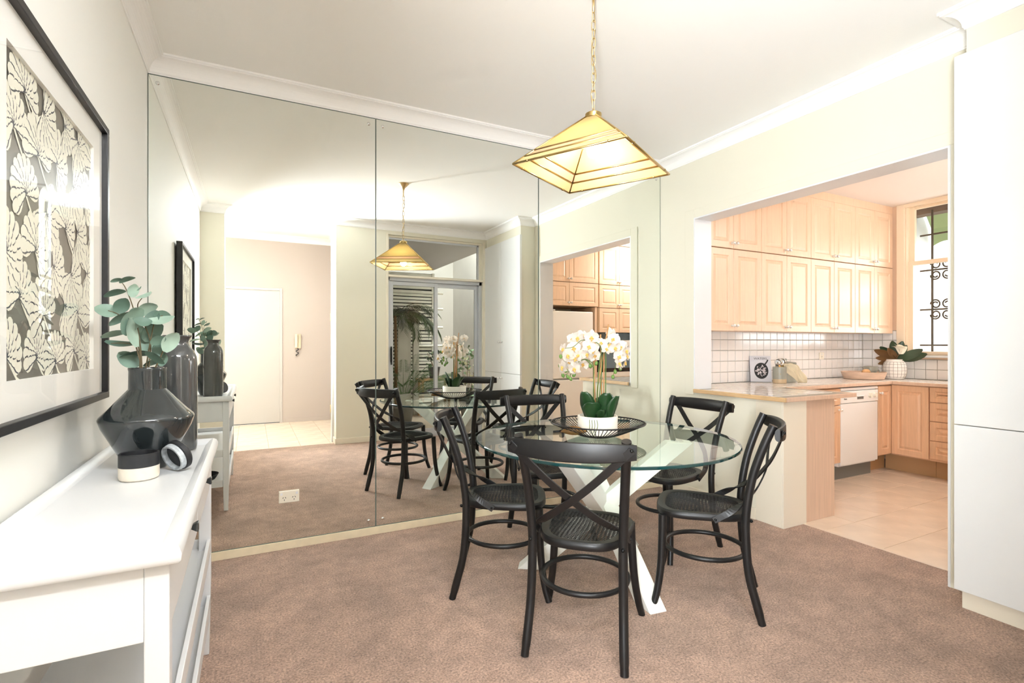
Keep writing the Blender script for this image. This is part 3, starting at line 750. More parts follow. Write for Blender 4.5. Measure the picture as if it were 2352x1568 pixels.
# ------------------------------------------------------------ dining chairs (one built, four copied)
def make_chair():
    t = thing('dining_chair', 'x', 'chair', (0, 0, 0), 0, 'black cross-back chairs around the glass table')
    for s in (1, -1):
        p = spline([(-.012, s * .197, 0), (.012, s * .192, .09), (.043, s * .187, .22), (.055, s * .184, .40), (.050, s * .186, .52), (.026, s * .193, .66), (-.014, s * .202, .79), (-.055, s * .209, .893)], 5)
        n = len(p)
        o = mk('back_leg', MB().tube(p, [.0185 if k > 2 else .0165 for k in range(n)], 12), M_BLACK, t, 'auto')
        mk('bolt', MB().ball((0, 0, 0), .008, 8, 5), M_BOLT, o, True, loc=(.032, s * .186, .455))
        p = spline([(.462, s * .222, 0), (.440, s * .206, .08), (.424, s * .190, .20), (.418, s * .180, .34), (.416, s * .176, .438)], 5)
        mk('front_leg', MB().tube(p, [.0155 + .0045 * k / (len(p) - 1) for k in range(len(p))], 12), M_BLACK, t, 'auto')
        # bent strap of the cross back, from the rail end down to the seat side
        q = spline([(-.090, s * .234, .868), (-.083, s * .176, .812), (-.062, s * .085, .722), (-.038 + s * .006, 0, .648), (.0, -s * .085, .580), (.036, -s * .126, .546), (.080, -s * .164, .512), (.124, -s * .187, .482), (.163, -s * .1935, .458), (.190, -s * .195, .440)], 4)
        ups = []
        for k in range(len(q)):
            a = k / (len(q) - 1)
            d = (q[min(k + 1, len(q) - 1)] - q[max(k - 1, 0)]).normalized()
            nrm = Vector((1, 0, .25)).lerp(Vector((.1, -s, 0)), max(0, min(1, (a - .55) / .3))).normalized()
            ups.append(d.cross(nrm))
        o = mk('cross_strap', MB().ribbon(q, .030, .007, ups=ups), M_BLACK, t, bevel=.0015)
        mk('bolt', MB().ball((0, 0, 0), .007, 8, 5), M_BOLT, o, True, loc=(-.095, s * .232, .866))
        mk('bolt', MB().ball((0, 0, 0), .006, 8, 5), M_BOLT, o, True, loc=(.182, -s * .200, .446))
    # curved top rail behind the posts
    R = []
    for k in range(17):
        a = -1 + k / 8
        y = a * .247; x = -.066 - .050 * (1 - a * a) ; hh = .038 - .010 * abs(a) ** 3; zc = .852 + .004 * a * a
        th = .012
        sec = []
        for c in range(12):
            an = 2 * PI * c / 12
            sec.append((x + th * math.cos(an) * (1 if math.cos(an) > 0 else .9) - .004 * math.sin(an) ** 2, y, zc + hh * math.copysign(abs(math.sin(an)) ** .7, math.sin(an))))
        R.append(sec)
    mk('top_rail', MB().rings(R), M_BLACK, t, 'auto')

    # seat: rounded trapezoid ring with woven cane
    def outline(e, n=56):
        pts = []
        for k in range(n):
            an = 2 * PI * k / n; c, s_ = math.cos(an), math.sin(an); pw = .62
            x = .243 + (.212 - e) * math.copysign(abs(c) ** pw, c)
            hw = .192 + .026 * (x - .243) / .212
            y = (hw - e) * math.copysign(abs(s_) ** pw, s_)
            pts.append((x, y))
        return pts
    n = 56
    O = [outline(.004), outline(0), outline(0), outline(.006), outline(.030), outline(.038), outline(.038), outline(.03)]
    Z = [.432, .438, .456, .464, .465, .461, .440, .432]
    mk('seat_frame', MB().rings([[(x, y, z) for x, y in o] for o, z in zip(O, Z)], True), M_BLACK, t, 'auto')
    inner = outline(.034, 96)

    def clip(p, d):
        """chord of the line p + t d inside the polygon"""
        T = []
        for i in range(len(inner)):
            a = Vector(inner[i]); b = Vector(inner[(i + 1) % len(inner)]); e = b - a
            den = d.x * e.y - d.y * e.x
            if abs(den) < 1e-9: continue
            w = a - p; tt = (w.x * e.y - w.y * e.x) / den; uu = (w.x * d.y - w.y * d.x) / den
            if 0 <= uu < 1: T.append(tt)
        if len(T) < 2: return None
        return p + d * min(T), p + d * max(T)
    c = MB(); cen = Vector((.243, 0))

    def family(d, sp, w, z, pair):
        d = d.normalized(); nn = Vector((-d.y, d.x)); k = -26
        while k <= 26:
            for o_ in ((-pair, pair) if pair else (0,)):
                q = clip(cen + nn * (k * sp + o_), d)
                if q and (q[1] - q[0]).length > .02:
                    a, b = q; h = nn * (w / 2)
                    sag = .004
                    c.add([(*(a + h), z), (*(a - h), z), (*((a + b) / 2 - h), z - sag), (*((a + b) / 2 + h), z - sag), (*(b - h), z), (*(b + h), z)], [(0, 1, 2, 3), (3, 2, 4, 5)])
            k += 1
    family(Vector((1, 0)), .0165, .0018, .4605, .0021)
    family(Vector((0, 1)), .0165, .0018, .4595, .0021)
    family(Vector((1, 1)), .0165 / math.sqrt(2), .0012, .4612, 0)
    family(Vector((1, -1)), .0165 / math.sqrt(2), .0012, .4588, 0)
    o = mk('cane_seat', c, M_CANE, t); o['kind'] = 'stuff'
    so = o.modifiers.new('solid', 'SOLIDIFY'); so.thickness = .0015
    # hoop stretcher below the seat
    ring = [(.232 + .188 * math.cos(2 * PI * k / 40), .183 * math.sin(2 * PI * k / 40), .252) for k in range(40)]
    mk('hoop_stretcher', MB().tube(ring, .0115, 10, True), M_BLACK, t, True)
    return t


CH = [((1.125, 1.668), 44, 'black cross-back chair in front, its back turned to the viewer'),
      ((.985, 2.535), -28, 'black cross-back chair on the side of the table towards the console'),
      ((1.770, 3.075), -99, 'black cross-back chair between the table and the mirror'),
      ((2.560, 2.420), 184, 'black cross-back chair against the half wall under the servery'),
      ((2.165, 1.655), 132, 'black cross-back chair standing nearest the kitchen doorway')]
ch0 = make_chair()
for i, ((x, y), a, lab) in enumerate(CH):
    o = ch0 if i == 0 else copy_tree(ch0)
    o.location = (x, y, 0); o.rotation_euler = (0, 0, math.radians(a)); o['label'] = lab

# ------------------------------------------------------------ glass table on crossed white beams
TX, TY, TZ, TR = 1.728, 2.273, .742, .698
t = thing('dining_table', 'round glass dining table on crossed white beams', 'table', (TX, TY, 0))
g = MB(); n = 96
prof = [(TR - .004, -.015), (TR, -.012), (TR, -.003), (TR - .004, 0)]
g.rings([[(r * math.cos(2 * PI * k / n), r * math.sin(2 * PI * k / n), TZ + z) for k in range(n)] for r, z in prof])
g.m = [1] * (3 * n) + [0, 0]
mk('glass_top', g, [M_TGLASS, M_TEDGE], t)
M_BEAM = mat('white_painted_beam', lin(240, 239, 232), .42)
for i, a in enumerate((-97, 146, 28)):
    a = math.radians(a); dx, dy = math.cos(a), math.sin(a)
    side = .020
    ox, oy = -dy * side * (1 if i != 1 else -1), dx * side * (1 if i != 1 else -1)
    P0 = Vector((dx * .405 + ox, dy * .405 + oy, 0)); P1 = Vector((-dx * .405 + ox, -dy * .405 + oy, TZ - .021))
    ax = (P1 - P0).normalized(); hz = Vector((-dy, dx, 0)); w = .046
    f = .088 / 2 / abs(ax.z)      # horizontal half-length of the cut ends
    hor = Vector((dx, dy, 0))
    bm = MB()
    R = [[P + hor * (f * s1) + hz * (w * s2) for s1, s2 in ((1, 1), (1, -1), (-1, -1), (-1, 1))] for P in (P0, P1)]
    bm.rings(R)
    o = mk('crossed_beam', bm, M_BEAM, t, bevel=.003)
    mk('glass_pad', MB().lathe([(.026, 0), (.026, .004), (.022, .0058)], 20), M_CHROME, o, True, loc=(P1.x, P1.y, TZ - .021))

# ------------------------------------------------------------ wire tray, pot and orchid
OX, OY = 1.706, 2.295
t = thing('wire_bowl', 'shallow black wire bowl in the middle of the glass table', 'bowl', (OX, OY, TZ))
def bz(r): return .006 + .072 * max(0, (r - .085) / .172) ** 1.25
for r, w, nm in ((.257, .0042, 'rim_wire'), (.085, .003, 'base_ring'), (.02, .003, 'base_ring')):
    mk(nm, MB().tube([(r * math.cos(2 * PI * k / 48), r * math.sin(2 * PI * k / 48), bz(r)) for k in range(48)], w, 6, True), M_BLACK, t, True)
wire = MB().tube([(r, 0, bz(r)) for r in (.02, .085, .11, .14, .17, .20, .23, .257)], .0021, 5).mesh('wire', M_BLACK, True)
for k in range(72): put('wire', wire, t, (0, 0, 0), (0, 0, 2 * PI * k / 72))
tg = thing('seed_pod', 'small curled brown seed pod lying in the wire bowl', 'seed pod', (OX - .17, OY - .02, TZ + .034), -.5)
mk('pod_shell', MB().rings([[(-.07 + .14 * i / 9, (.028 * math.sin(PI * (i + .3) / 9.6)) * math.cos(PI * (k / 7 * 1.3 - .15) + .2), .008 + .036 * math.sin(PI * (i + .3) / 9.6) * math.sin(PI * (k / 7 * 1.3 - .15)) * .9) for k in range(8)] for i in range(10)]),
   mat('brown_pod', lin(120, 86, 42), .5, noise=(30, .3)), tg, True)
t = thing('orchid_pot', 'low round white stone pot in the wire bowl', 'pot', (OX, OY, TZ + .0165))
mk('pot_body', MB().lathe([(.100, 0), (.108, .004), (.110, .096), (.107, .100), (.099, .100), (.098, .082)], 40), mat('white_stone', lin(240, 234, 222), .6, noise=(40, .03)), t, 'auto')
mk('potting_bark', MB().lathe([(.098, .078), (.05, .088), (.01, .090)], 20), mat('bark', lin(62, 50, 40), .9, noise=(60, .4), bump=(80, .8)), t, True)
orch = thing('orchid_plant', 'white moth orchid with arching sprays in the round pot', 'orchid', (OX, OY, TZ + .10))
OZ = TZ + .10
EUC= [(-0.0757, -0.0391, 1.4532, 0.026, 20, 0.5), (-0.0475, -0.0477, 1.4573, 0.0364, 25, 0.5), (-0.0357, -0.0178, 1.4241, 0.0361, 80, 0.7), (-0.0159, -0.038, 1.429, 0.0149, 50, 0.4), (-0.0778, -0.0557, 1.412, 0.0476, 20, 0.3), (-0.0077, -0.0131, 1.4078, 0.0404, 30, 0.35), (-0.1095, 0.0213, 1.3591, 0.0551, -2, 0.6), (-0.0722, 0.0156, 1.3757, 0.0462, 60, 0.85), (-0.0074, 0.0218, 1.3668, 0.0532, 30, 0.55), (-0.0651, -0.0389, 1.3327, 0.0586, 35, 0.4), (0.0407, 0.007, 1.3442, 0.0408, -15, 0.75), (0.0382, -0.0183, 1.3291, 0.0637, 10, 0.45), (-0.0364, -0.0394, 1.3244, 0.0775, 60, 0.55), (-0.007, -0.0414, 1.3227, 0.0401, 0, 0.65), (-0.0353, -0.0352, 1.2868, 0.075, 100, 0.5), (-0.0301, 0.0341, 1.2928, 0.0413, 100, 0.8), (0.0086, 0.0303, 1.2909, 0.0626, 45, 0.7), (-0.0911, 0.0134, 1.2849, 0.0587, 15, 0.42), (-0.0023, 0.026, 1.2582, 0.0535, 60, 0.7), (0.0318, -0.0272, 1.2626, 0.0368, 20, 0.7), (0.0642, -0.0112, 1.2582, 0.0581, 60, 0.62), (-0.0686, -0.0005, 1.2512, 0.0724, -5, 0.2), (0.0269, 0.0237, 1.2302, 0.042, 90, 0.8), (-0.0308, 0.0269, 1.219, 0.0791, 5, 0.25), (-0.0549, 0.0258, 1.1986, 0.0596, -30, 0.62), (0.0259, -0.0384, 1.206, 0.0526, -35, 0.4), (0.0153, 0.0099, 1.1911, 0.0506, 20, 0.5), (0.039, 0.0198, 1.1975, 0.0372, 80, 0.6), (0.0111, -0.0003, 1.3362, 0.0491, 60, 0.6), (-0.0312, -0.0381, 1.3513, 0.0364, 40, 0.6)]
EUS= [[(-0.0149, -0.0022, 1.1624), (-0.0185, -0.0031, 1.2353), (-0.0294, -0.005, 1.326), (-0.0419, -0.0072, 1.3842), (-0.0596, -0.0101, 1.4372), (-0.0736, -0.0125, 1.4549)], [(-0.0131, -0.002, 1.1623), (-0.0338, -0.0113, 1.258), (-0.0611, -0.0216, 1.3202), (-0.0739, -0.0297, 1.3461), (-0.0967, -0.0393, 1.3559)], [(0.0016, 0.0002, 1.1619), (0.0062, 0.0075, 1.2581), (-0.0225, 0.0098, 1.3496), (-0.029, 0.0155, 1.3818), (-0.0171, 0.0238, 1.4059)], [(0.0164, 0.0024, 1.1614), (0.0399, 0.0133, 1.2256), (0.0447, 0.0214, 1.263), (0.0631, 0.0316, 1.2726)], [(-0.0058, -0.0009, 1.1621), (0.007, 0.002, 1.2581), (0.0198, 0.0049, 1.3274), (0.0404, 0.0089, 1.3466)], [(-0.0204, -0.003, 1.1625), (-0.0234, -0.0075, 1.2399), (-0.0549, -0.0162, 1.2534), (-0.0924, -0.0259, 1.2525)]]
ORF= [(-0.0861, 0.124, 1.2819, 0.8, 0.048), (-0.0864, 0.0697, 1.2883, 1, 0.004), (-0.0393, 0.0849, 1.2996, 0.9, 0.045), (-0.1281, 0.1454, 1.2253, 0.8, 0.04), (-0.1077, 0.0752, 1.2304, 1, -0.004), (-0.1385, 0.0828, 1.1889, 1, -0.016), (-0.0955, 0.0808, 1.17, 1, 0.008), (-0.0894, 0.0491, 1.1891, 0.9, -0.014), (-0.1803, 0.073, 1.1255, 1, -0.049), (-0.1188, 0.0505, 1.1183, 1, -0.03), (-0.0408, 0.0747, 1.1413, 0.9, 0.036), (-0.0643, -0.0324, 1.2895, 1, -0.064), (-0.0748, -0.0241, 1.2377, 1, -0.064), (-0.0069, 0.0194, 1.2674, 1, 0.011), (-0.0354, -0.0155, 1.2171, 1, -0.034), (-0.014, 0.0098, 1.1868, 0.9, -0.0), (0.0101, -0.0184, 1.2581, 0.8, -0.009), (0.0235, -0.0491, 1.2262, 0.8, -0.025), (0.0957, 0.0032, 1.3073, 1, 0.06), (0.0438, -0.0881, 1.2782, 0.9, -0.045), (0.047, -0.0553, 1.2512, 1, -0.016), (0.0479, -0.09, 1.2332, 0.9, -0.044), (0.1062, -0.0637, 1.2352, 1, 0.012), (0.1017, -0.1181, 1.2174, 0.9, -0.034), (0.0817, -0.0903, 1.1855, 0.9, -0.024), (0.1426, -0.0723, 1.1868, 0.8, 0.027), (0.0735, -0.0899, 1.1449, 0.9, -0.028), (0.1198, -0.0858, 1.1508, 0.8, 0.003), (-0.0996, 0.1333, 1.1498, 0.8, 0.048), (-0.0814, -0.0103, 1.1992, 0.9, -0.057)]
ORB= [(-0.1725, 0.1064, 1.1819), (-0.1585, 0.1043, 1.0766), (-0.1263, 0.1071, 1.0686), (-0.1011, 0.0809, 1.0786), (-0.125, 0.0798, 1.0585), (-0.1425, 0.0975, 1.1029), (-0.0395, 0.0133, 1.1296), (-0.0063, 0.0026, 1.1446), (0.0655, -0.0715, 1.1004), (0.0717, -0.0434, 1.07), (0.1084, -0.0609, 1.1172), (-0.157, 0.1393, 1.1295)]
ORS= [[(-0.0192, 0.0143, 0.8667), (-0.016, 0.0148, 1.0047), (-0.0146, 0.0167, 1.1244), (-0.0297, 0.0308, 1.1565), (-0.054, 0.0519, 1.1655), (-0.0822, 0.0758, 1.1467), (-0.1069, 0.097, 1.1231), (-0.1242, 0.1128, 1.0855), (-0.1416, 0.1287, 1.0748)], [(0.0354, -0.0263, 0.8682), (0.0378, -0.023, 1.0514), (0.0403, -0.0198, 1.1891), (0.0355, -0.0111, 1.2259), (0.049, -0.016, 1.2443), (0.0805, -0.0344, 1.2397), (0.0976, -0.042, 1.2028), (0.0983, -0.0375, 1.1427), (0.0936, -0.0288, 1.1009), (0.0896, -0.0208, 1.0705)], [(-0.0046, 0.0034, 0.8671), (-0.0002, -0.0059, 1.0516), (0.0042, -0.0151, 1.1619), (0.0085, -0.0243, 1.2169), (-0.0088, -0.0175, 1.2535), (-0.0479, 0.0056, 1.2672), (-0.087, 0.0287, 1.2718), (-0.1262, 0.0518, 1.2352), (-0.1655, 0.075, 1.2283)], [(0.0027, -0.002, 0.8719), (0.0147, -0.0162, 1.0976), (0.0194, -0.0249, 1.1986), (0.0456, -0.0497, 1.2672), (0.061, -0.0664, 1.2808)], [(-0.0192, 0.0143, 1.1246), (-0.043, 0.0436, 1.161), (-0.0783, 0.0815, 1.179), (-0.1179, 0.1225, 1.1809), (-0.1429, 0.1527, 1.1805)], [(-0.1147, 0.0853, 1.1237), (-0.1049, 0.0917, 1.0953), (-0.0913, 0.0953, 1.0785)], [(-0.111, 0.0825, 1.0959), (-0.1223, 0.0864, 1.0775), (-0.1232, 0.0826, 1.0592)]]
ORK= [[(-0.009, 0.0067, 0.8647), (-0.0096, 0.0196, 1.1611)], [(0.019, -0.0142, 0.8678), (0.0189, -0.0016, 1.3042)], [(0.0263, -0.0195, 0.868), (0.0342, -0.0129, 1.2259)], [(-0.0028, 0.0021, 0.8672), (0.0028, 0.0042, 1.014), (0.0541, -0.0278, 1.3593)]]
M_PETAL = translucent('orchid_petal', lin(236, 228, 219), lin(232, 220, 206), .3)
M_LIP = mat('orchid_lip', lin(226, 178, 92), .5)
M_STEM = mat('orchid_stem', lin(92, 112, 52), .5)
M_STAKE = mat('bamboo_stake', lin(178, 132, 82), .55, noise=(20, .2))
M_OLEAF = mat('orchid_leaf', lin(34, 66, 34), .32, noise=(14, .2))
M_BUD = mat('orchid_bud', lin(104, 138, 66), .5)


def petal(m, L, Wd, ang, cup, tilt=0, base=.004):
    """flat round petal in the local xz plane (facing -y), pointing at angle ang"""
    c, s_ = math.cos(ang), math.sin(ang); vs = []; nu, nv = 5, 5
    for i in range(nu + 1):
        a = i / nu; l = base + L * a; wd = Wd * math.sin(PI * (.10 + .88 * a)) ** .75
        for j in range(nv):
            b = (j / (nv - 1) * 2 - 1)
            px, pz = l, b * wd / 2
            y = -cup * (b * b) * wd + cup * .9 * L * (a - .4) ** 2 - tilt * l
            vs.append((px * c - pz * s_, y, px * s_ + pz * c))
    m.add(vs, [(i * nv + j, i * nv + j + 1, (i + 1) * nv + j + 1, (i + 1) * nv + j) for i in range(nu) for j in range(nv - 1)])


fm = MB()
petal(fm, .040, .056, 0.15, .15); petal(fm, .040, .056, PI - .15, .15)
fm2 = MB()
for an in (PI / 2, -PI / 2 + .75, -PI / 2 - .75): petal(fm2, .040, .032, an, .1, -.05)
fl = MB(); fl.v = list(fm.v); fl.f = list(fm.f); fl.m = [0] * len(fm.f)
fl.add([(x, y + .003, z) for x, y, z in fm2.v], fm2.f)
fl.cur = 1
fl.ball((0, -.006, -.002), .007, 8, 6, (1, 1.2, 1)); fl.ball((0, -.010, -.014), .006, 8, 6, (.8, 1, 1.7)); fl.ball((-.009, -.007, -.008), .005, 6, 5); fl.ball((.009, -.007, -.008), .005, 6, 5)
FLOWER = fl.mesh('flower', [M_PETAL, M_LIP], True)
random.seed(5)
for (x, y, z, s_, e) in ORF:
    ang = math.atan2(y, x) * .0
    o = put('flower', FLOWER, orch, (x, y, z - OZ), (random.uniform(-.45, .35), random.uniform(-.5, .5), -.47 + random.uniform(-.95, .95) + (.25 if x > 0 else -.25)))
    o.scale = (s_ * .95,) * 3
bud = MB().ball((0, 0, 0), .0115, 8, 6, (.85, .85, 1.15)).mesh('bud', M_BUD, True)
for p in ORB: put('bud', bud, orch, (p[0], p[1], p[2] - OZ), (random.uniform(-.5, .5), random.uniform(-.5, .5), 0))
for p in ORS:
    q = spline([(a, b, c - OZ) for a, b, c in p], 4); mk('flower_stem', MB().tube(q, [.0035 - .0018 * k / (len(q) - 1) for k in range(len(q))], 6), M_STEM, orch, True)
for p in ORK: mk('stake', MB().tube([(a, b, c - OZ) for a, b, c in p], .0038, 6), M_STAKE, orch, True)


def big_leaf(L, Wd, az, lean, curl, roll=0):
    """strap leaf rising from the pot: az direction, lean from vertical, curl outward"""
    m = MB(); nu, nv = 10, 7; vs = []
    x = z = 0.; th = lean
    for i in range(nu + 1):
        a = i / nu; wd = Wd * 1.16 * (math.sin(PI * (.13 + .85 * a)) ** .42) * (.40 + .60 * min(1, a * 2.0))
        for j in range(nv):
            b = j / (nv - 1) * 2 - 1
            vs.append((x + .22 * wd * b * b * math.cos(th) * -1, b * wd / 2, z + .22 * wd * b * b * math.sin(th)))
        x += L / nu * math.sin(th); z += L / nu * math.cos(th); th += curl / nu
    m.add(vs, [(i * nv + j, i * nv + j + 1, (i + 1) * nv + j + 1, (i + 1) * nv + j) for i in range(nu) for j in range(nv - 1)])
    o = mk('leaf', m, M_OLEAF, orch, True, loc=(.03 * math.cos(az), .03 * math.sin(az), -.018), rot=(roll, 0, az))
    so = o.modifiers.new('solid', 'SOLIDIFY'); so.thickness = .002
    return o


fr_ = Vector((.597, .802, 0)); rt_ = Vector((.802, -.597, 0)); a0 = math.atan2(-.802, -.597)
for off, da, L, Wd, lean, curl, dz in ((-.055, -.55, .172, .090, .12, .25, 0), (-.030, .10, .125, .096, .30, .40, 0), (.046, .15, .165, .092, .10, .22, 0), (.074, .85, .155, .080, .22, .25, 0), (.0, 2.9, .14, .075, .35, .4, 0), (-.04, 3.6, .15, .075, .45, .3, 0), (.012, .3, .09, .05, .5, .3, 0)):
    o = big_leaf(L, Wd, a0 + da, lean, curl); bo = rt_ * off - fr_ * (.03 * math.cos(da)); o.location = (bo.x, bo.y, -.018)
for k in range(4):
    a = -2.6 + .12 * k
    p = [(.096 * math.cos(a), .096 * math.sin(a), .0), (.113 * math.cos(a), .113 * math.sin(a), .003), (.117 * math.cos(a + .03), .117 * math.sin(a + .03), -.03), (.116 * math.cos(a - .05 * k), .116 * math.sin(a - .05 * k), -.06 - .008 * k)]
    mk('aerial_root', MB().tube(spline(p, 4), .0016, 5), M_STEM, orch, True)

# ------------------------------------------------------------ pendant lamp
PX, PY, PZ0, PZ1 = 1.344, 1.838, 2.020, 2.262
lamp = thing('pendant_lamp', 'brass pendant lamp with a pyramid glass shade above the table', 'pendant lamp', (PX, PY, 0))
M_AMBER = translucent('amber_opal_glass', lin(190, 170, 122), lin(142, 118, 64), .35)
M_PINKG = translucent('pink_opal_glass', lin(204, 166, 134), lin(178, 138, 100), .3)
M_CREAMG = translucent('cream_opal_glass', lin(206, 186, 138), lin(182, 160, 104), .3)
A0 = math.radians(28.5)
def corner(i, f):
    """point on edge i at fraction f from apex (0) to rim (1)"""
    a = A0 + PI / 4 + i * PI / 2; r = (.030 + (.3606 - .030) * f)
    return Vector((r * math.cos(a), r * math.sin(a), PZ1 - .012 + (PZ0 - PZ1 + .012) * f))
bands = [(0.0, .715, 'glass_panel', M_AMBER), (.725, .845, 'pink_band', M_PINKG), (.855, .992, 'cream_band', M_CREAMG)]
for i in range(4):
    for f0, f1, nm, mm in bands:
        a, b, c, d_ = corner(i, f0), corner(i + 1, f0), corner(i + 1, f1), corner(i, f1)
        e = lambda p, q: p + (q - p).normalized() * .004
        m = MB().add([e(a, b), e(b, a), e(c, d_), e(d_, c)], [(0, 1, 2, 3)])
        mk(nm, m, mm, lamp)
    for f in (.72, .85, 1.0):
        mk('brass_came', MB().tube([corner(i, f), corner(i + 1, f)], .0045 if f < 1 else .0045, 6), M_BRASS, lamp, True)
    mk('brass_rib', MB().tube([corner(i, 0), corner(i, 1)], .0045, 6), M_BRASS, lamp, True)
    for f in (.14, .86):
        p = corner(i, 1).lerp(corner(i + 1, 1), f); mk('rim_clip', MB().ball(p, .007, 8, 5, (1, 1, .8)), M_BRASS, lamp, True)
mk('top_cap', MB().lathe([(.034, PZ1 - .018), (.036, PZ1 - .010), (.036, PZ1), (.022, PZ1 + .008), (.008, PZ1 + .016)], 20), M_BRASS, lamp, 'auto')
mk('lamp_holder', MB().lathe([(.016, PZ1 - .08), (.019, PZ1 - .06), (.019, PZ1 - .018)], 14), M_BRASSP, lamp, 'auto')
BZ = 2.125
mk('light_bulb', MB().lathe([(.006, BZ - .055), (.024, BZ - .046), (.031, BZ - .022), (.031, BZ + .005), (.022, BZ + .035), (.015, BZ + .055)], 18),
   mat('lit_bulb', (1, .93, .8, 1), .4, emit=((1, .93, .82, 1), 6)), lamp, True)
l = bpy.data.lights.new('bulb_light', 'POINT'); l.energy = 5; l.color = (1, .93, .82); l.shadow_soft_size = .03
lo = bpy.data.objects.new('bulb_light', l); COL.objects.link(lo); lo.parent = lamp; lo.location = (0, 0, BZ - .075)
mk('ceiling_canopy', MB().lathe([(.050, ZC), (.052, ZC - .006), (.040, ZC - .020), (.018, ZC - .040), (.010, ZC - .060), (.006, ZC - .065)], 24), M_BRASSP, lamp, 'auto')
mk('stem', MB().tube([(0, 0, ZC - .06), (0, 0, ZC - .125)], .006, 8), M_BRASSP, lamp, True)
link_pts = []
for k in range(24):
    a = 2 * PI * k / 24; link_pts.append((.0085 * math.cos(a), 0, .011 * math.copysign(1, math.sin(a)) + .009 * math.sin(a) if abs(math.sin(a)) > .05 else 0))
link_pts = [(.009 * math.cos(a), 0, .0135 * (1 if math.sin(a) > 0 else -1) + .009 * math.sin(a)) for a in [2 * PI * (k + .5) / 20 for k in range(20)]]
link = MB().tube(link_pts, .0022, 6, True).mesh('chain_link', M_BRASSP, True)
z = ZC - .142; k = 0
while z > PZ1 + .020:
    put('chain_link', link, lamp, (0, 0, z), (0, 0, (PI / 2) * (k % 2) + .4)); z -= .0385; k += 1
mk('flex_cord', MB().tube(spline([(.004, 0, ZC - .12), (.012, .004, ZC - .2), (-.010, 0, ZC - .3), (.011, -.004, ZC - .4), (-.012, 0, ZC - .48), (0, 0, PZ1 + .01)], 6), .0022, 5), mat('cord_gold', lin(150, 128, 84), .5), lamp, True)

# ------------------------------------------------------------ console table on the left wall
CX0, CX1, CY0, CY1, CS = -.488, -.125, 1.185, 2.445, .843
t = thing('console_table', 'white console table with drawers and open slatted shelves', 'console table', (0, 0, 0))
top = MB().box(CX0, CY0, CS - .020, CX1, CY1, CS)
o = mk('tray_top', top, M_WHITE, t, bevel=.004, seg=3)


def lip(x0, y0, x1, y1):
    """rounded raised edge along a side"""
    m = MB(); sec = [(-.016, -.020), (.012, -.020), (.017, -.014), (.018, 0), (.012, .014), (.002, .0205), (-.006, .018), (-.022, .002), (-.024, 0)]
    d = Vector((x1 - x0, y1 - y0, 0)).normalized(); out = Vector((d.y, -d.x, 0)); R = []
    for (x, y), e in (((x0, y0), -1), ((x1, y1), 1)):
        R.append([Vector((x, y, CS)) + out * a + d * (e * a) + Vector((0, 0, b)) for a, b in sec])
    m.rings(R); return m


for a in ((CX1 - .012, CY0 + .012, CX1 - .012, CY1 - .012), (CX0 + .012, CY1 - .012, CX0 + .012, CY0 + .012), (CX0 + .012, CY0 + .012, CX1 - .012, CY0 + .012), (CX1 - .012, CY1 - .012, CX0 + .012, CY1 - .012)):
    mk('raised_edge', lip(*a), M_WHITE, t, 'auto')
bx0, bx1, by0, by1 = -.478, -.142, 1.205, 2.425
LG = [(bx0, by0), (bx1 - .042, by0), (bx0, by1 - .042), (bx1 - .042, by1 - .042)]
for x, y in LG:
    mk('leg', MB().rings([[(x + .006, y + .006, 0), (x + .036, y + .006, 0), (x + .036, y + .036, 0), (x + .006, y + .036, 0)], [(x, y, .30), (x + .042, y, .30), (x + .042, y + .042, .30), (x, y + .042, .30)],
                              [(x, y, CS - .021), (x + .042, y, CS - .021), (x + .042, y + .042, CS - .021), (x, y + .042, CS - .021)]]), M_WHITE, t, bevel=.003)
for y in (by0, by1 - .018): mk('end_panel', MB().box(bx0 + .042, y, .672, bx1 - .042, y + .018, CS - .021), M_WHITE, t, bevel=.002)
mk('back_panel', MB().box(bx0, by0 + .042, .672, bx0 + .016, by1 - .042, CS - .021), M_WHITE, t)
mk('drawer_rail', MB().box(bx1 - .030, by0 + .042, .672, bx1 - .004, by1 - .042, .684), M_WHITE, t)
ym = (by0 + by1) / 2
for y0, y1 in ((by0 + .046, ym - .004), (ym + .004, by1 - .046)):
    dr = mk('drawer', MB().box(bx1 - .022, y0, .688, bx1 - .001, y1, CS - .025), M_WHITE, t, bevel=.002)
    yc = y0 + .27 if y0 < 1.5 else y0 + .19
    mk('knob', MB().rings([[(bx1 - .001 + dx, yc + s1 * w, .788 + s2 * w) for s1, s2 in ((-1, -1), (1, -1), (1, 1), (-1, 1))] for dx, w in ((0, .007), (.010, .0055), (.022, .011), (.026, .011))]), mat('gunmetal_knob', lin(70, 74, 76), .25, metal=.7), dr, bevel=.001)
for zs in (.425, .200):
    mk('shelf', MB().box(bx0 + .02, by0 + .012, zs - .016, bx1 - .014, by1 - .012, zs), M_WHITE, t, bevel=.002)
    mk('shelf_lip', MB().box(bx1 - .014, by0 + .042, zs - .018, bx1 - .001, by1 - .042, zs + .042), M_WHITE, t, bevel=.002)
    for y in (by0, by1 - .012): mk('shelf_end', MB().box(bx0 + .042, y, zs - .018, bx1 - .042, y + .012, zs + .035), M_WHITE, t, bevel=.002)
# books and a tray on the shelves (seen in the mirror)
M_BLKB = mat('black_book_cloth', lin(30, 32, 34), .5); M_PAGE = mat('book_pages', lin(226, 216, 196), .8)


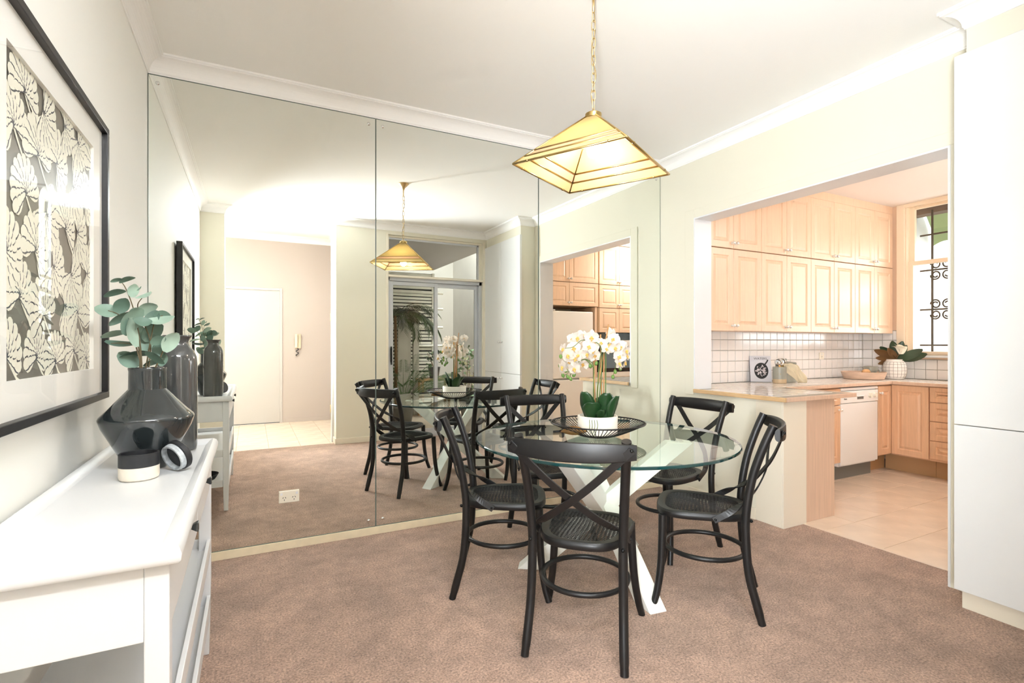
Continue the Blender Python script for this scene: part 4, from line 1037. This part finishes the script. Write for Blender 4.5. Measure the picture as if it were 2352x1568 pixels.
def book(name, lab, loc, rz, sx, sy, sz, cover, up=False):
    b = thing(name, lab, 'book', loc, rz)
    mk('page_block', MB().box(-sx / 2 + .003, -sy / 2 + .004, .003, sx / 2 - .004, sy / 2 - .004, sz - .003), M_PAGE, b)
    mk('cover', MB().box(-sx / 2, -sy / 2, 0, sx / 2, sy / 2, .003).box(-sx / 2, -sy / 2, sz - .003, sx / 2, sy / 2, sz).box(-sx / 2, -sy / 2, .003, -sx / 2 + .003, sy / 2, sz - .003), cover, b)
    return b


book('hardcover_book', 'black hardcover book lying on the middle console shelf', (-.335, 2.275, .425), .0, .20, .24, .045, M_BLKB)
bt = thing('shelf_bowl', 'dark oval bowl on the lowest console shelf', 'bowl', (-.33, 2.28, .200))
mk('bowl_body', MB().lathe([(.05, 0), (.09, .02), (.115, .06), (.110, .06), (.085, .025), (.04, .012)], 24), M_BLKB, bt, True)

# ------------------------------------------------------------ things on the console
M_GLAZE = mat('charcoal_glaze', lin(44, 50, 52), .10, spec=.7, coat=.5, noise=(6, .15))
M_GLAZE2 = mat('smoky_grey_glaze', lin(76, 78, 78), .10, spec=.7, coat=.5, noise=(5, .12))
VX, VY = -.302, 2.050
t = thing('angular_vase', 'glossy charcoal vase with a wide angular body and short neck', 'vase', (VX, VY, CS + .0005))
mk('vase_body', MB().lathe([(.052, 0), (.057, .004), (.124, .138), (.131, .160), (.132, .166), (.129, .173), (.112, .190), (.056, .256), (.0525, .260), (.0515, .318), (.0535, .327), (.0525, .330), (.047, .329), (.046, .26), (.02, .2)], 56), M_GLAZE, t, 'auto')
TVX, TVY = -.250, 2.335
t = thing('tall_vase', 'tall smoky grey bottle vase with a flared rim beside the angular vase', 'vase', (TVX, TVY, CS + .0005))
mk('vase_body', MB().lathe([(.058, 0), (.064, .004), (.066, .02), (.0665, .330), (.064, .358), (.055, .382), (.042, .398), (.037, .408), (.037, .418), (.041, .428), (.049, .437), (.049, .441), (.043, .440), (.032, .42), (.03, .36)], 48), M_GLAZE2, t, 'auto')
# eucalyptus
eu = thing('eucalyptus_sprig', 'grey green eucalyptus branches standing in the angular vase', 'foliage', (VX, VY, 1.17))
M_EU = [mat('eucalyptus_leaf', lin(134, 160, 144), .5, noise=(20, .10)), mat('eucalyptus_leaf_dark', lin(98, 124, 110), .5, noise=(20, .10)), mat('eucalyptus_leaf_pale', lin(160, 184, 168), .5, noise=(20, .08))]


def leaf_mesh(L, ratio, m, bend):
    k = MB(); nu, nv = 8, 5; vs = []
    for i in range(nu + 1):
        a = i / nu; wd = L * ratio * math.sin(PI * (.04 + .94 * a)) ** .62
        for j in range(nv):
            b = j / (nv - 1) * 2 - 1
            vs.append((L * (a - .5), b * wd / 2, bend * L * ((a - .5) ** 2) * 1.2 - .10 * wd * (1 - b * b)))
    k.add(vs, [(i * nv + j, i * nv + j + 1, (i + 1) * nv + j + 1, (i + 1) * nv + j) for i in range(nu) for j in range(nv - 1)])
    return k.mesh('leaf', m, True)


random.seed(8)
view = Vector((VX, VY, 0)).normalized(); right = Vector((view.y, -view.x, 0)); up = Vector((0, 0, 1))
for i, (x, y, z, L, a, ratio) in enumerate(EUC):
    an = math.radians(a)
    ex = (right * math.cos(an) + up * math.sin(an)); ez0 = -view
    rr = max(ratio, .45); til = math.acos(min(1, ratio / max(rr, .75 if ratio > .5 else .9)))
    tilt = random.choice((-1, 1)) * min(1.1, til) + random.uniform(-.15, .15)
    ez = (ez0 * math.cos(tilt) + ex.cross(ez0) * -math.sin(tilt)).normalized()
    ex = (ex + view * random.uniform(-.35, .35)).normalized()
    ez = (ez - ex * ez.dot(ex)).normalized(); ey = ez.cross(ex)
    m = Matrix((ex, ey, ez)).transposed().to_4x4()
    o = put('leaf', leaf_mesh(L * 1.26, .74 if ratio > .5 else .62, M_EU[i % 3 if ratio > .3 else 1], random.uniform(.1, .35)), eu)
    o.matrix_local = Matrix.Translation((x, y, z - 1.17)) @ m
for p in EUS:
    q = spline([(a, b, max(c, 1.06) - 1.17) for a, b, c in p], 4)
    mk('twig', MB().tube(q, [.0026 - .0014 * k / (len(q) - 1) for k in range(len(q))], 6), mat('eucalyptus_twig', lin(104, 92, 66), .7), eu, True)

t = thing('lidded_jar', 'small round jar, black above and raw cream clay below', 'jar', (-.300, 1.893, CS + .0005))
mk('clay_base', MB().lathe([(.044, 0), (.050, .004), (.0515, .010), (.0515, .040)], 40), mat('raw_clay', lin(232, 222, 206), .75, noise=(50, .04)), t, 'auto')
mk('black_collar', MB().lathe([(.0515, .040), (.0515, .078), (.049, .080), (.046, .078), (.046, .020), (.02, .018)], 40), mat('matt_black_glaze', lin(40, 41, 44), .45), t, 'auto')
t = thing('jar_lid', 'black jar lid with a pale ridged rim leaning on the jar', 'lid', (-.208, 1.948, CS + .0515), 0, rot=(0, math.radians(70), math.radians(42)))
mk('lid_top', MB().lathe([(.005, .016), (.044, .016), (.0495, .010), (.0495, -.004), (.046, -.006)], 36), mat('matt_black_glaze', lin(40, 41, 44), .45), t, 'auto')
mk('lid_rim', MB().lathe([(.045, -.004), (.044, -.010), (.0425, -.012), (.044, -.014), (.0425, -.017), (.043, -.021), (.037, -.021), (.037, -.002)], 36), mat('pale_ridged_rim', lin(186, 192, 196), .4, noise=(60, .3)), t, 'auto')
mk('lid_inside', MB().lathe([(.037, -.003), (.01, -.003)], 30), M_DARK, t)

# ------------------------------------------------------------ framed floral print
PXF = XL + .012
pic = thing('framed_print', 'large black framed floral print on the left wall', 'picture', (PXF, 1.825, 1.54))
HW, HH, FD = .470, .480, .040
for y0, z0, y1, z1 in ((-HW, HH - .022, HW, HH), (-HW, -HH, HW, -HH + .022), (-HW, -HH + .022, -HW + .022, HH - .022), (HW - .022, -HH + .022, HW, HH - .022)):
    mk('frame_bar', MB().box(0, y0, z0, FD, y1, z1), mat('black_frame', lin(36, 36, 38), .4, noise=(60, .2)), pic, bevel=.002)
mk('backing_board', MB().box(0, -HW + .02, -HH + .02, .006, HW - .02, HH - .02), M_GREY, pic)
AW, AH = .345, .372
mt_ = MB()
for y0, z0, y1, z1 in ((-HW + .02, AH, HW - .02, HH - .02), (-HW + .02, -HH + .02, HW - .02, -AH), (-HW + .02, -AH, -AW, AH), (AW, -AH, HW - .02, AH)): mt_.box(.006, y0, z0, .022, y1, z1)
mk('mat_board', mt_, mat('mat_card', lin(244, 243, 238), .8), pic)
# the print: sprays of fan-shaped blossoms, cream on taupe
P = MB(); P.cur = 0
P.add([(.010, -AW, -AH), (.010, AW, -AH), (.010, AW, AH), (.010, -AW, AH)], [(0, 1, 2, 3)])
lay = [.0104]


def shape(pts, slot):
    P.cur = slot; n = len(pts)
    P.add([(lay[0], max(-AW, min(AW, a)), max(-AH, min(AH, b))) for a, b in pts], [tuple(range(n))])


def ptl(cx, cy, an, r0, L, wd, slot, n=12):
    c, s_ = math.cos(an), math.sin(an); pts = []
    for k in range(n):
        q = 2 * PI * k / n; l = r0 + L / 2 * (1 - math.cos(q)); w_ = wd / 2 * math.sin(q) * (.55 + .45 * ((1 - math.cos(q)) / 2)) * 1.25
        pts.append((cx + l * c - w_ * s_, cy + l * s_ + w_ * c))
    shape(pts, slot)


def blossom(cx, cy, R, ang, span):
    for lev, (ra, rl, cnt) in enumerate(((.42, .58, 11), (.24, .42, 10), (.10, .30, 8), (.02, .2, 6))):
        for k in range(cnt):
            a = ang + span * (k / (cnt - 1) - .5); wd = R * (ra + rl) * span / cnt * 1.05
            for g_, slot in ((.020, 1), (.008, 2), (0, 1)) if lev == 0 else ((.006, 2), (0, 1)):
                ptl(cx, cy, a, R * ra - g_, R * rl + 2 * g_ * R * 4, wd + g_, slot); lay[0] += .0000012


random.seed(21)
for r in range(6):
    for c in range(5):
        cx = -AW + .05 + c * .150 + (.07 if r % 2 else 0) + random.uniform(-.02, .02); cy = -AH + .05 + r * .130 + random.uniform(-.02, .02)
        a = random.uniform(.9, 2.2) + (0 if random.random() < .7 else -1.8)
        st = [(cx, cy), (cx + .05, cy - .06), (cx + .12, cy - .10)]
        pts = []
        for k in range(9):
            u_ = k / 8; x_ = (1 - u_) ** 2 * st[0][0] + 2 * u_ * (1 - u_) * st[1][0] + u_ * u_ * st[2][0]; y_ = (1 - u_) ** 2 * st[0][1] + 2 * u_ * (1 - u_) * st[1][1] + u_ * u_ * st[2][1]
            pts.append((x_, y_))
        for k in range(8):
            (xa, ya), (xb, yb_) = pts[k], pts[k + 1]; d_ = math.hypot(xb - xa, yb_ - ya); nx, ny = -(yb_ - ya) / d_ * .004, (xb - xa) / d_ * .004
            shape([(xa + nx, ya + ny), (xb + nx, yb_ + ny), (xb - nx, yb_ - ny), (xa - nx, ya - ny)], 1)
        lay[0] += .00001
        blossom(cx, cy, random.uniform(.085, .105), a, random.uniform(3.2, 4.4)); lay[0] += .00001
mk('floral_print', P, [mat('print_taupe', lin(118, 114, 104), .7), mat('print_cream', lin(240, 238, 222), .7), mat('print_line', lin(72, 74, 82), .7)], pic)
mk('picture_glass', MB().box(.026, -HW + .022, -HH + .022, .028, HW - .022, HH - .022), M_PGLASS, pic)

# ------------------------------------------------------------ tall built-in cupboard
t = thing('tall_cupboard', 'tall plain white built-in cupboard beside the kitchen doorway', 'cupboard', (3.0, YF + .001, 0))
mk('cabinet_body', MB().box(.012, 0, .085, XR - 3.0 - .001, 1.055, 2.618), M_WALL, t)
mk('kickboard', MB().box(.012, .02, 0, XR - 3.0 - .001, 1.055, .084), M_TRIM, t)
for y0, y1 in ((.0, .530), (.534, 1.075)):
    for z0, z1 in ((.088, .868), (.872, 2.616)):
        dr = mk('cupboard_door', MB().box(-.018, y0, z0, .010, y1, z1), mat('cupboard_white', lin(230, 231, 230), .4), t, bevel=.002)
        put('knob', KNOB_ME, dr, (-.018, (y1 - .035) if y0 < .1 else (y0 + .035), .80 if z0 < .5 else 1.28), (0, -PI / 2, 0))

# ------------------------------------------------------------ intercom handset in the hall
t = thing('intercom_handset', 'beige intercom handset with a black cord on the hall wall', 'intercom', (.683, HY, 1.30))
mk('base_plate', MB().box(-.045, 0, -.115, .045, .028, .115), mat('beige_plastic', lin(206, 192, 166), .5), t, bevel=.004)
mk('handset', MB().box(-.042, .030, -.105, -.008, .062, .110), mat('beige_plastic_light', lin(226, 214, 190), .45), t, bevel=.008)
mk('curly_cord', MB().tube([(-.01 + .018 * math.sin(k * .45), .02 + .006 * math.cos(k * 2.2), -.115 - .0045 * k if k < 26 else -.232) for k in range(28)], .006, 6), M_DARK, t, True)

# ------------------------------------------------------------ things on the kitchen worktop
ZT = ZW + .0005
b = thing('cookbook', 'upright cookbook with a black skillet on its cover', 'book', (4.335, 3.255, ZT + .003), 0, rot=(math.radians(-12), 0, math.radians(-42)))
mk('page_block', MB().box(-.088, -.010, .002, .090, .010, .246), M_PAGE, b)
cv = mk('cover', MB().box(-.092, -.013, 0, .092, -.010, .25).box(-.092, .010, 0, .092, .013, .25).box(-.0945, -.013, 0, -.092, .013, .25), mat('cover_lavender_grey', lin(206, 206, 212), .4), b)
mk('spine', MB().box(-.0955, -.013, 0, -.0945, .013, .25), M_DARK, b)
pan = MB(); pan.add([(.062 * math.cos(2 * PI * k / 28) + .005, -.0134, .105 + .078 * math.sin(2 * PI * k / 28)) for k in range(28)], [tuple(range(28))])
pan.ribbon([(.038, -.0134, .165), (.058, -.0134, .195), (.066, -.0134, .212)], .012, .0003, up=(1, 0, -1)); mk('printed_skillet', pan, M_DARK, cv)
pp = MB()
random.seed(2)
for k in range(46):
    a, r = random.uniform(0, 2 * PI), .046 * math.sqrt(random.random()); cx, cz = .005 + r * math.cos(a), .105 + 1.22 * r * math.sin(a); r0 = random.uniform(.005, .009); ro = random.random() * 3
    pp.add([(cx + r0 * math.cos(ro + 2 * PI * j / 7) * (.6 if j % 2 else 1.1), -.0137, cz + r0 * math.sin(ro + 2 * PI * j / 7) * (.7 if j % 3 else 1.1)) for j in range(7)], [tuple(range(7))])
o = mk('printed_food', pp, mat('print_pale', lin(214, 204, 206), .6), cv); o['kind'] = 'stuff'
text('title_lettering', 'WATERS', .030, M_OUTLETK, cv, (.0, -.0138, .222), (PI / 2, 0, 0), .0001)

M_STONEW = mat('grey_stoneware', lin(158, 158, 146), .35, noise=(12, .08)); M_SAND = mat('sand_clay', lin(196, 172, 138), .6)
t = thing('utensil_crock', 'grey stoneware crock with a sandy base holding measuring cups', 'crock', (4.375, 3.09, ZT))
mk('crock_base', MB().lathe([(.055, 0), (.058, .003), (.058, .040)], 32), M_SAND, t, 'auto')
mk('crock_body', MB().lathe([(.058, .040), (.058, .150), (.055, .153), (.053, .150), (.053, .06), (.02, .055)], 32), M_STONEW, t, 'auto')
for i, (dx, dy, dz, ty, rz) in enumerate(((-.018, .0, .195, 1.25, -.5), (.012, -.015, .198, 1.35, -.7))):
    c = thing('measuring_cup', ['metal measuring cup standing behind in the utensil crock', 'metal measuring cup standing in front in the utensil crock'][i], 'measuring cup', (4.375 + dx, 3.09 + dy, ZT + dz), 0, 'measuring cups in the crock', rot=(ty, 0, rz))
    mk('cup_bowl', MB().lathe([(.020, -.018), (.028, -.014), (.031, .012), (.0325, .012), (.0295, -.013), (.018, -.020)], 22), M_CHROME, c, True)
    mk('cup_handle', MB().ribbon([(0, -.03, .011), (0, -.08, .011), (0, -.12, .008)], .016, .003, up=(1, 0, 0)), M_BRASS, c)
t = thing('lidded_canister', 'grey stoneware canister with a lid behind the tea towel', 'canister', (4.60, 3.185, ZT))
mk('canister_body', MB().lathe([(.085, 0), (.090, .004), (.090, .172), (.086, .175)], 32), M_STONEW, t, 'auto')
mk('lid', MB().lathe([(.093, .176), (.094, .182), (.080, .192), (.016, .196), (.008, .199), (.011, .214), (.009, .222), (.002, .223)], 32), M_STONEW, t, 'auto')
t = thing('tea_towel', 'cream tea towel draped over the crock and onto the worktop', 'tea towel', (4.46, 3.02, ZT))
tw = MB(); nu, nv = 14, 12; vs = []
for i in range(nu + 1):
    a = i / nu
    for j in range(nv + 1):
        b_ = j / nv - .5; wob = .014 * math.sin(9 * a + 7 * b_) + .010 * math.sin(17 * b_ + 3 * a)
        wd = .06 + .11 * math.sin(PI * min(1, a * .8 + .15)) * (1 - .25 * a)
        vs.append((-.055 + .13 * a ** 1.2 + b_ * wd * .75, .015 - .055 * a + wob - b_ * wd * .5, .172 * (1 - a ** 1.5) + .006 + .010 * math.sin(PI * 3 * (b_ + .5)) * (1 - a)))
tw.add(vs, [(i * (nv + 1) + j, i * (nv + 1) + j + 1, (i + 1) * (nv + 1) + j + 1, (i + 1) * (nv + 1) + j) for i in range(nu) for j in range(nv)])
o = mk('cloth', tw, mat('cream_linen', lin(224, 210, 180), .9, bump=(90, .3)), t, True); so = o.modifiers.new('solid', 'SOLIDIFY'); so.thickness = .004; so.offset = 1

t = thing('wooden_tray', 'round pale timber tray on the worktop corner', 'tray', (5.70, 3.075, ZT))
mk('tray_body', MB().lathe([(.165, 0), (.178, .004), (.200, .070), (.200, .076), (.190, .076), (.170, .018), (.05, .014)], 48), mat('pale_acacia', lin(218, 188, 164), .5, noise=(8, .14), stretch=(1, 1, 5)), t, 'auto')
for i, (dx, dy) in enumerate(((-.10, -.05), (-.055, -.085), (-.055, .0), (.0, -.08), (-.02, -.035))):
    e = thing('bread_roll', ['bread roll at the near end of the round tray', 'bread roll on the near side of the tray', 'bread roll in the middle of the tray', 'bread roll beside the grey cup on the tray', 'bread roll lying on top of the others'][i], 'bread', (5.70 + dx, 3.075 + dy, ZT + (.044 if i < 4 else .078)), .6 * i, 'bread rolls on the tray')
    rm = MB().ball((0, 0, 0), .03, 12, 8, (1.35, .95, .85)); mk('crust', rm, mat('bread_crust', lin(222, 176, 126), .6, noise=(20, .15)), e, True)
    mk('scored_top', MB().ribbon([(-.028, 0, .020), (-.012, 0, .0255), (.012, 0, .0255), (.028, 0, .020)], .008, .002, up=(0, 1, 0)), mat('bread_score', lin(244, 220, 186), .7), e)
t = thing('stoneware_cup', 'grey pouring cup with a ring handle on the round tray', 'cup', (5.775, 3.045, ZT + .019))
mk('cup_body', MB().lathe([(.034, 0), (.042, .008), (.052, .06), (.066, .108), (.064, .110), (.048, .06), (.035, .012)], 28), M_STONEW, t, True)
mk('ring_handle', MB().tube([(.062 + .024 * math.cos(2 * PI * k / 20), -.02, .052 + .026 * math.sin(2 * PI * k / 20)) for k in range(20)], .005, 7, True), M_STONEW, t, True, rot=(0, 0, -.35))

t = thing('checked_vase', 'round white vase with a grey check pattern in the kitchen corner', 'vase', (5.985, 2.925, ZT))
vp = [(.068, 0), (.082, .006), (.098, .040), (.104, .085), (.102, .130), (.094, .165), (.078, .188), (.072, .192), (.072, .205), (.066, .206), (.062, .19)]
mk('vase_body', MB().lathe(vp, 40), mat('white_matt_glaze', lin(244, 240, 234), .45), t, 'auto')
M_LINE = mat('grey_brown_line', lin(150, 138, 128), .6)
def vr(z):
    for (r0, z0), (r1, z1) in zip(vp, vp[1:8]):
        if z0 <= z <= z1 and z1 > z0: return r0 + (r1 - r0) * (z - z0) / (z1 - z0)
    return .08
for z in (.022, .055, .088, .121, .154, .178):
    mk('painted_ring', MB().tube([((vr(z) + .0) * math.cos(2 * PI * k / 40), (vr(z) + .0) * math.sin(2 * PI * k / 40), z) for k in range(40)], .0016, 4, True), M_LINE, t)
vl = MB().tube([(vr(z), 0, z) for z in (.004, .02, .04, .06, .085, .11, .13, .15, .165, .18)], .0016, 4).mesh('painted_line', M_LINE)
for k in range(18): put('painted_line', vl, t, (0, 0, 0), (0, 0, 2 * PI * k / 18))
mg = thing('magnolia_stem', 'white magnolia bloom with dark green and rust leaves in the checked vase', 'flower', (5.985, 2.925, ZT + .20))
view = Vector((5.985, 2.925, 0)).normalized(); right = Vector((view.y, -view.x, 0))
M_ML = mat('magnolia_leaf', lin(62, 78, 56), .3); M_MR = mat('magnolia_rust', lin(122, 88, 52), .6); M_MB = mat('magnolia_petal', lin(250, 244, 226), .5)
for i, (a, L, dep, mm) in enumerate(((25, .24, -.04, M_ML), (12, .25, .02, M_ML), (60, .17, .03, M_ML), (100, .20, -.03, M_ML), (135, .19, .02, M_ML), (150, .21, -.02, M_MR), (172, .18, -.05, M_MR), (120, .15, -.07, M_MR), (195, .16, .0, M_MR), (75, .2, .06, M_ML), (110, .12, -.09, M_MR))):
    an = math.radians(a); ex = (right * math.cos(an) + up * math.sin(an) + view * dep * 5).normalized()
    ez = (-view * .8 + up * .5 * math.cos(an)).normalized(); ez = (ez - ex * ez.dot(ex)).normalized(); ey = ez.cross(ex)
    o = put('leaf', leaf_mesh(L, .42, mm, .25), mg); o.matrix_local = Matrix.Translation(ex * L * .52 + Vector((0, 0, .0)) + right * .015) @ Matrix((ex, ey, ez)).transposed().to_4x4()
fc = right * .055 - view * .06 + Vector((0, 0, .135))
for k in range(9):
    a = 2 * PI * k / 9 * (1 if k < 6 else 1.7); inner_ = k >= 6
    d_ = Vector((math.cos(a), math.sin(a), 0)); op = .42 if inner_ else .75
    ex = (d_ * op + up * 1.0).normalized(); ez = (up * op - d_ * 1).normalized(); ey = ez.cross(ex)
    o = put('petal', leaf_mesh(.10, .78, M_MB, -.9 if not inner_ else -.7), mg); o.matrix_local = Matrix.Translation(fc + ex * .046 - up * .055) @ Matrix((ex, ey, ez)).transposed().to_4x4()
mk('woody_stem', MB().tube([(0, 0, -.17), (0, 0, 0), tuple(fc - up * .05)], .005, 6), M_MR, mg, True)

# ------------------------------------------------------------ courtyard behind the sliding door (seen in the mirror)
M_REND = mat('white_render', lin(200, 194, 184), .85, noise=(3, .04)); M_SOFF = mat('grey_soffit', lin(190, 184, 182), .85)
struct('floor_courtyard', 'pale timber deck of the courtyard', 'deck', MB().box(1.36, -4.4, -.08, 4.3, YB, -.03), M_FGROUT)
pk = MB().box(0, 0, 0, 2.9, .085, .02).mesh('deck_board', mat('weathered_deck', lin(206, 188, 168), .7, noise=(8, .12), stretch=(.4, 6, 6)))
dk = bpy.data.objects['floor_courtyard']
for k in range(45): put('deck_board', pk, dk, (1.37, -4.35 + k * .0935, -.03))
struct('wall_courtyard_side', 'pale rendered side wall of the courtyard', 'wall', MB().box(4.20, -4.4, -.05, 4.32, -.1, 4.2), M_REND)
struct('wall_courtyard_end', 'pale rendered end wall of the courtyard', 'wall', MB().box(1.36, -4.5, -.05, 4.32, -4.4, 4.2), M_REND)
struct('wall_courtyard_hall', 'outer face of the hall wall', 'wall', MB().box(1.361, -4.4, -.05, 1.40, -.1, 4.2), M_REND)
struct('ceiling_balcony', 'grey balcony soffit over the courtyard', 'soffit', MB().box(1.40, -3.4, 2.80, 3.42, -.11, 2.95), M_SOFF)
sc = thing('slatted_screen', 'white horizontal slat screen with dark gaps in the courtyard', 'screen', (0, -2.25, 0))
slat = MB().box(0, -.012, 0, 1.55, .012, .042).mesh('slat', mat('white_slat', lin(240, 236, 226), .6, noise=(10, .06)))
for k in range(41): put('slat', slat, sc, (1.46 + random.uniform(-.012, .012), random.uniform(-.006, .006), .02 + k * .062), (random.uniform(-.12, .12), random.uniform(-.006, .006), 0))
long_ = MB().tube([(0, 0, 0), (1.72, 0, 0)], .022, 8).mesh('round_rail', mat('white_slat', lin(226, 222, 212), .6))
for z in (2.19, 1.90, 1.56, 1.22): put('round_rail', long_, sc, (1.46, .03, z))
mk('screen_post', MB().box(2.98, -.03, 0, 3.02, .03, 2.55), mat('white_slat', lin(226, 222, 212), .6), sc); mk('gap_shade_sheet', MB().box(1.44, -.06, 0, 3.0, -.05, 2.55), M_DARK, sc)  # dark sheet put behind the slats as the shade between them
gp = thing('courtyard_gate', 'pale panelled side gate with a grey cap in front of the screen', 'gate', (2.47, -2.08, 0))
mk('gate_panel', MB().box(-.17, 0, 0, .06, .03, 1.62), M_REND, gp); mk('gate_post', MB().box(.10, -.02, 0, .20, .05, 1.72), M_REND, gp); mk('gate_cap', MB().box(-.17, -.02, 1.62, .20, .05, 1.74), M_SOFF, gp)
M_FR = [mat('palm_green', lin(86, 104, 66), .5), mat('fern_green', lin(96, 128, 82), .5), mat('dark_palm', lin(66, 74, 56), .5)]


def frond(parent, base, az, L, rise, droop, nl, ll, m, wd=.014):
    f = MB(); P_ = []; x = 0.; z = 0.; th = rise
    for k in range(13):
        P_.append(Vector((x * math.cos(az), x * math.sin(az), z))); x += L / 12 * math.cos(th); z += L / 12 * math.sin(th); th -= droop / 12
    f.tube(P_, [.006 - .0004 * k for k in range(13)], 5)
    for k in range(nl):
        a = .15 + .83 * k / nl; i = min(11, int(a * 12)); b = P_[i].lerp(P_[i + 1], a * 12 - i); d_ = (P_[i + 1] - P_[i]).normalized()
        s_ = d_.cross(Vector((0, 0, 1))).normalized()
        for sg in (-1, 1):
            q = (d_ * .6 + s_ * sg * .75 + Vector((0, 0, -.35))).normalized(); l = ll * (1 - .55 * abs(a - .4)); n_ = q.cross(Vector((0, 0, 1))).normalized() * wd / 2
            f.add([b, b + q * l * .4 + n_, b + q * l - Vector((0, 0, .12 * l)), b + q * l * .4 - n_], [(0, 1, 2, 3)])
    o = mk('frond', f, m, parent); o.location = base; return o


random.seed(3)
t = thing('potted_palm', 'palm with drooping dark fronds beside the sliding door', 'palm', (2.08, -1.40, -.01))
mk('pot', MB().lathe([(.13, 0), (.17, .28), (.18, .30), (.165, .30), (.15, .27)], 20), M_BLKB, t, True)
mk('trunk', MB().tube([(0, 0, .25), (.02, 0, .9), (.01, -.02, 1.72)], [.03, .026, .022], 8), M_MR, t, True)
for k in range(15): frond(t, (.01, -.02, 1.72), -1.9 + k * .19, random.uniform(.6, .95), random.uniform(.3, 1.0), random.uniform(1.6, 2.4), 26, .28, M_FR[2] if k % 2 else M_FR[0])
t = thing('fern', 'feathery green fern in a grey pot beside the sliding door', 'fern', (2.10, -.98, -.01))
mk('pot', MB().lathe([(.12, 0), (.16, .28), (.17, .30), (.155, .30), (.14, .27)], 20), M_GREY, t, True)
for k in range(18): frond(t, (0, 0, .29), -1.9 + k * .15, random.uniform(.75, 1.05), random.uniform(.8, 1.3), random.uniform(.6, 1.2), 40, .14, M_FR[1], .012)
st = thing('plant_stand', 'low weathered bench holding the dark plant pot', 'bench', (2.90, -1.88, -.01))
mk('bench_top', MB().box(-.30, -.14, .62, .30, .14, .66), M_KICK, st, bevel=.004)
for x in (-.26, .22):
    for y in (-.12, .08): mk('leg', MB().box(x, y, 0, x + .04, y + .04, .62), M_KICK, st)


def bush(name, lab, loc, pot, potm, n, spread, h, m, ls):
    t = thing(name, lab, 'pot plant', loc)
    mk('pot', MB().lathe([(pot * .7, 0), (pot, pot * 1.7), (pot * 1.06, pot * 1.8), (pot * .95, pot * 1.8), (pot * .9, pot * 1.6)], 20), potm, t, True)
    lf = [leaf_mesh(ls, .5, mm, .4) for mm in m]
    for k in range(n):
        a = random.uniform(0, 2 * PI); r = spread * math.sqrt(random.random()); z = pot * 1.8 + h * random.random() ** .8
        put('leaf', lf[k % len(lf)], t, (r * math.cos(a), r * math.sin(a), z), (random.uniform(-.9, .9), random.uniform(-.9, .9), a))
    for k in range(6):
        a = k * 1.05; mk('stem', MB().tube([(0, 0, pot * 1.5), (spread * .5 * math.cos(a), spread * .5 * math.sin(a), pot * 1.8 + h * .5), (spread * .8 * math.cos(a), spread * .8 * math.sin(a), pot * 1.8 + h * .9)], .004, 5), M_MR, t, True)
    return t


bush('potted_shrub', 'small plant in a dark pot on the courtyard bench', (2.90, -1.88, .65), .11, mat('slate_pot', lin(74, 74, 82), .4), 26, .16, .28, [M_FR[1], M_FR[2]], .10)
bush('potted_shrub', 'variegated leafy shrub against the courtyard side wall', (3.42, -1.55, -.01), .17, M_GREY, 90, .24, .95, [M_FR[1], M_FR[0], mat('cream_leaf', lin(214, 214, 178), .5)], .11)
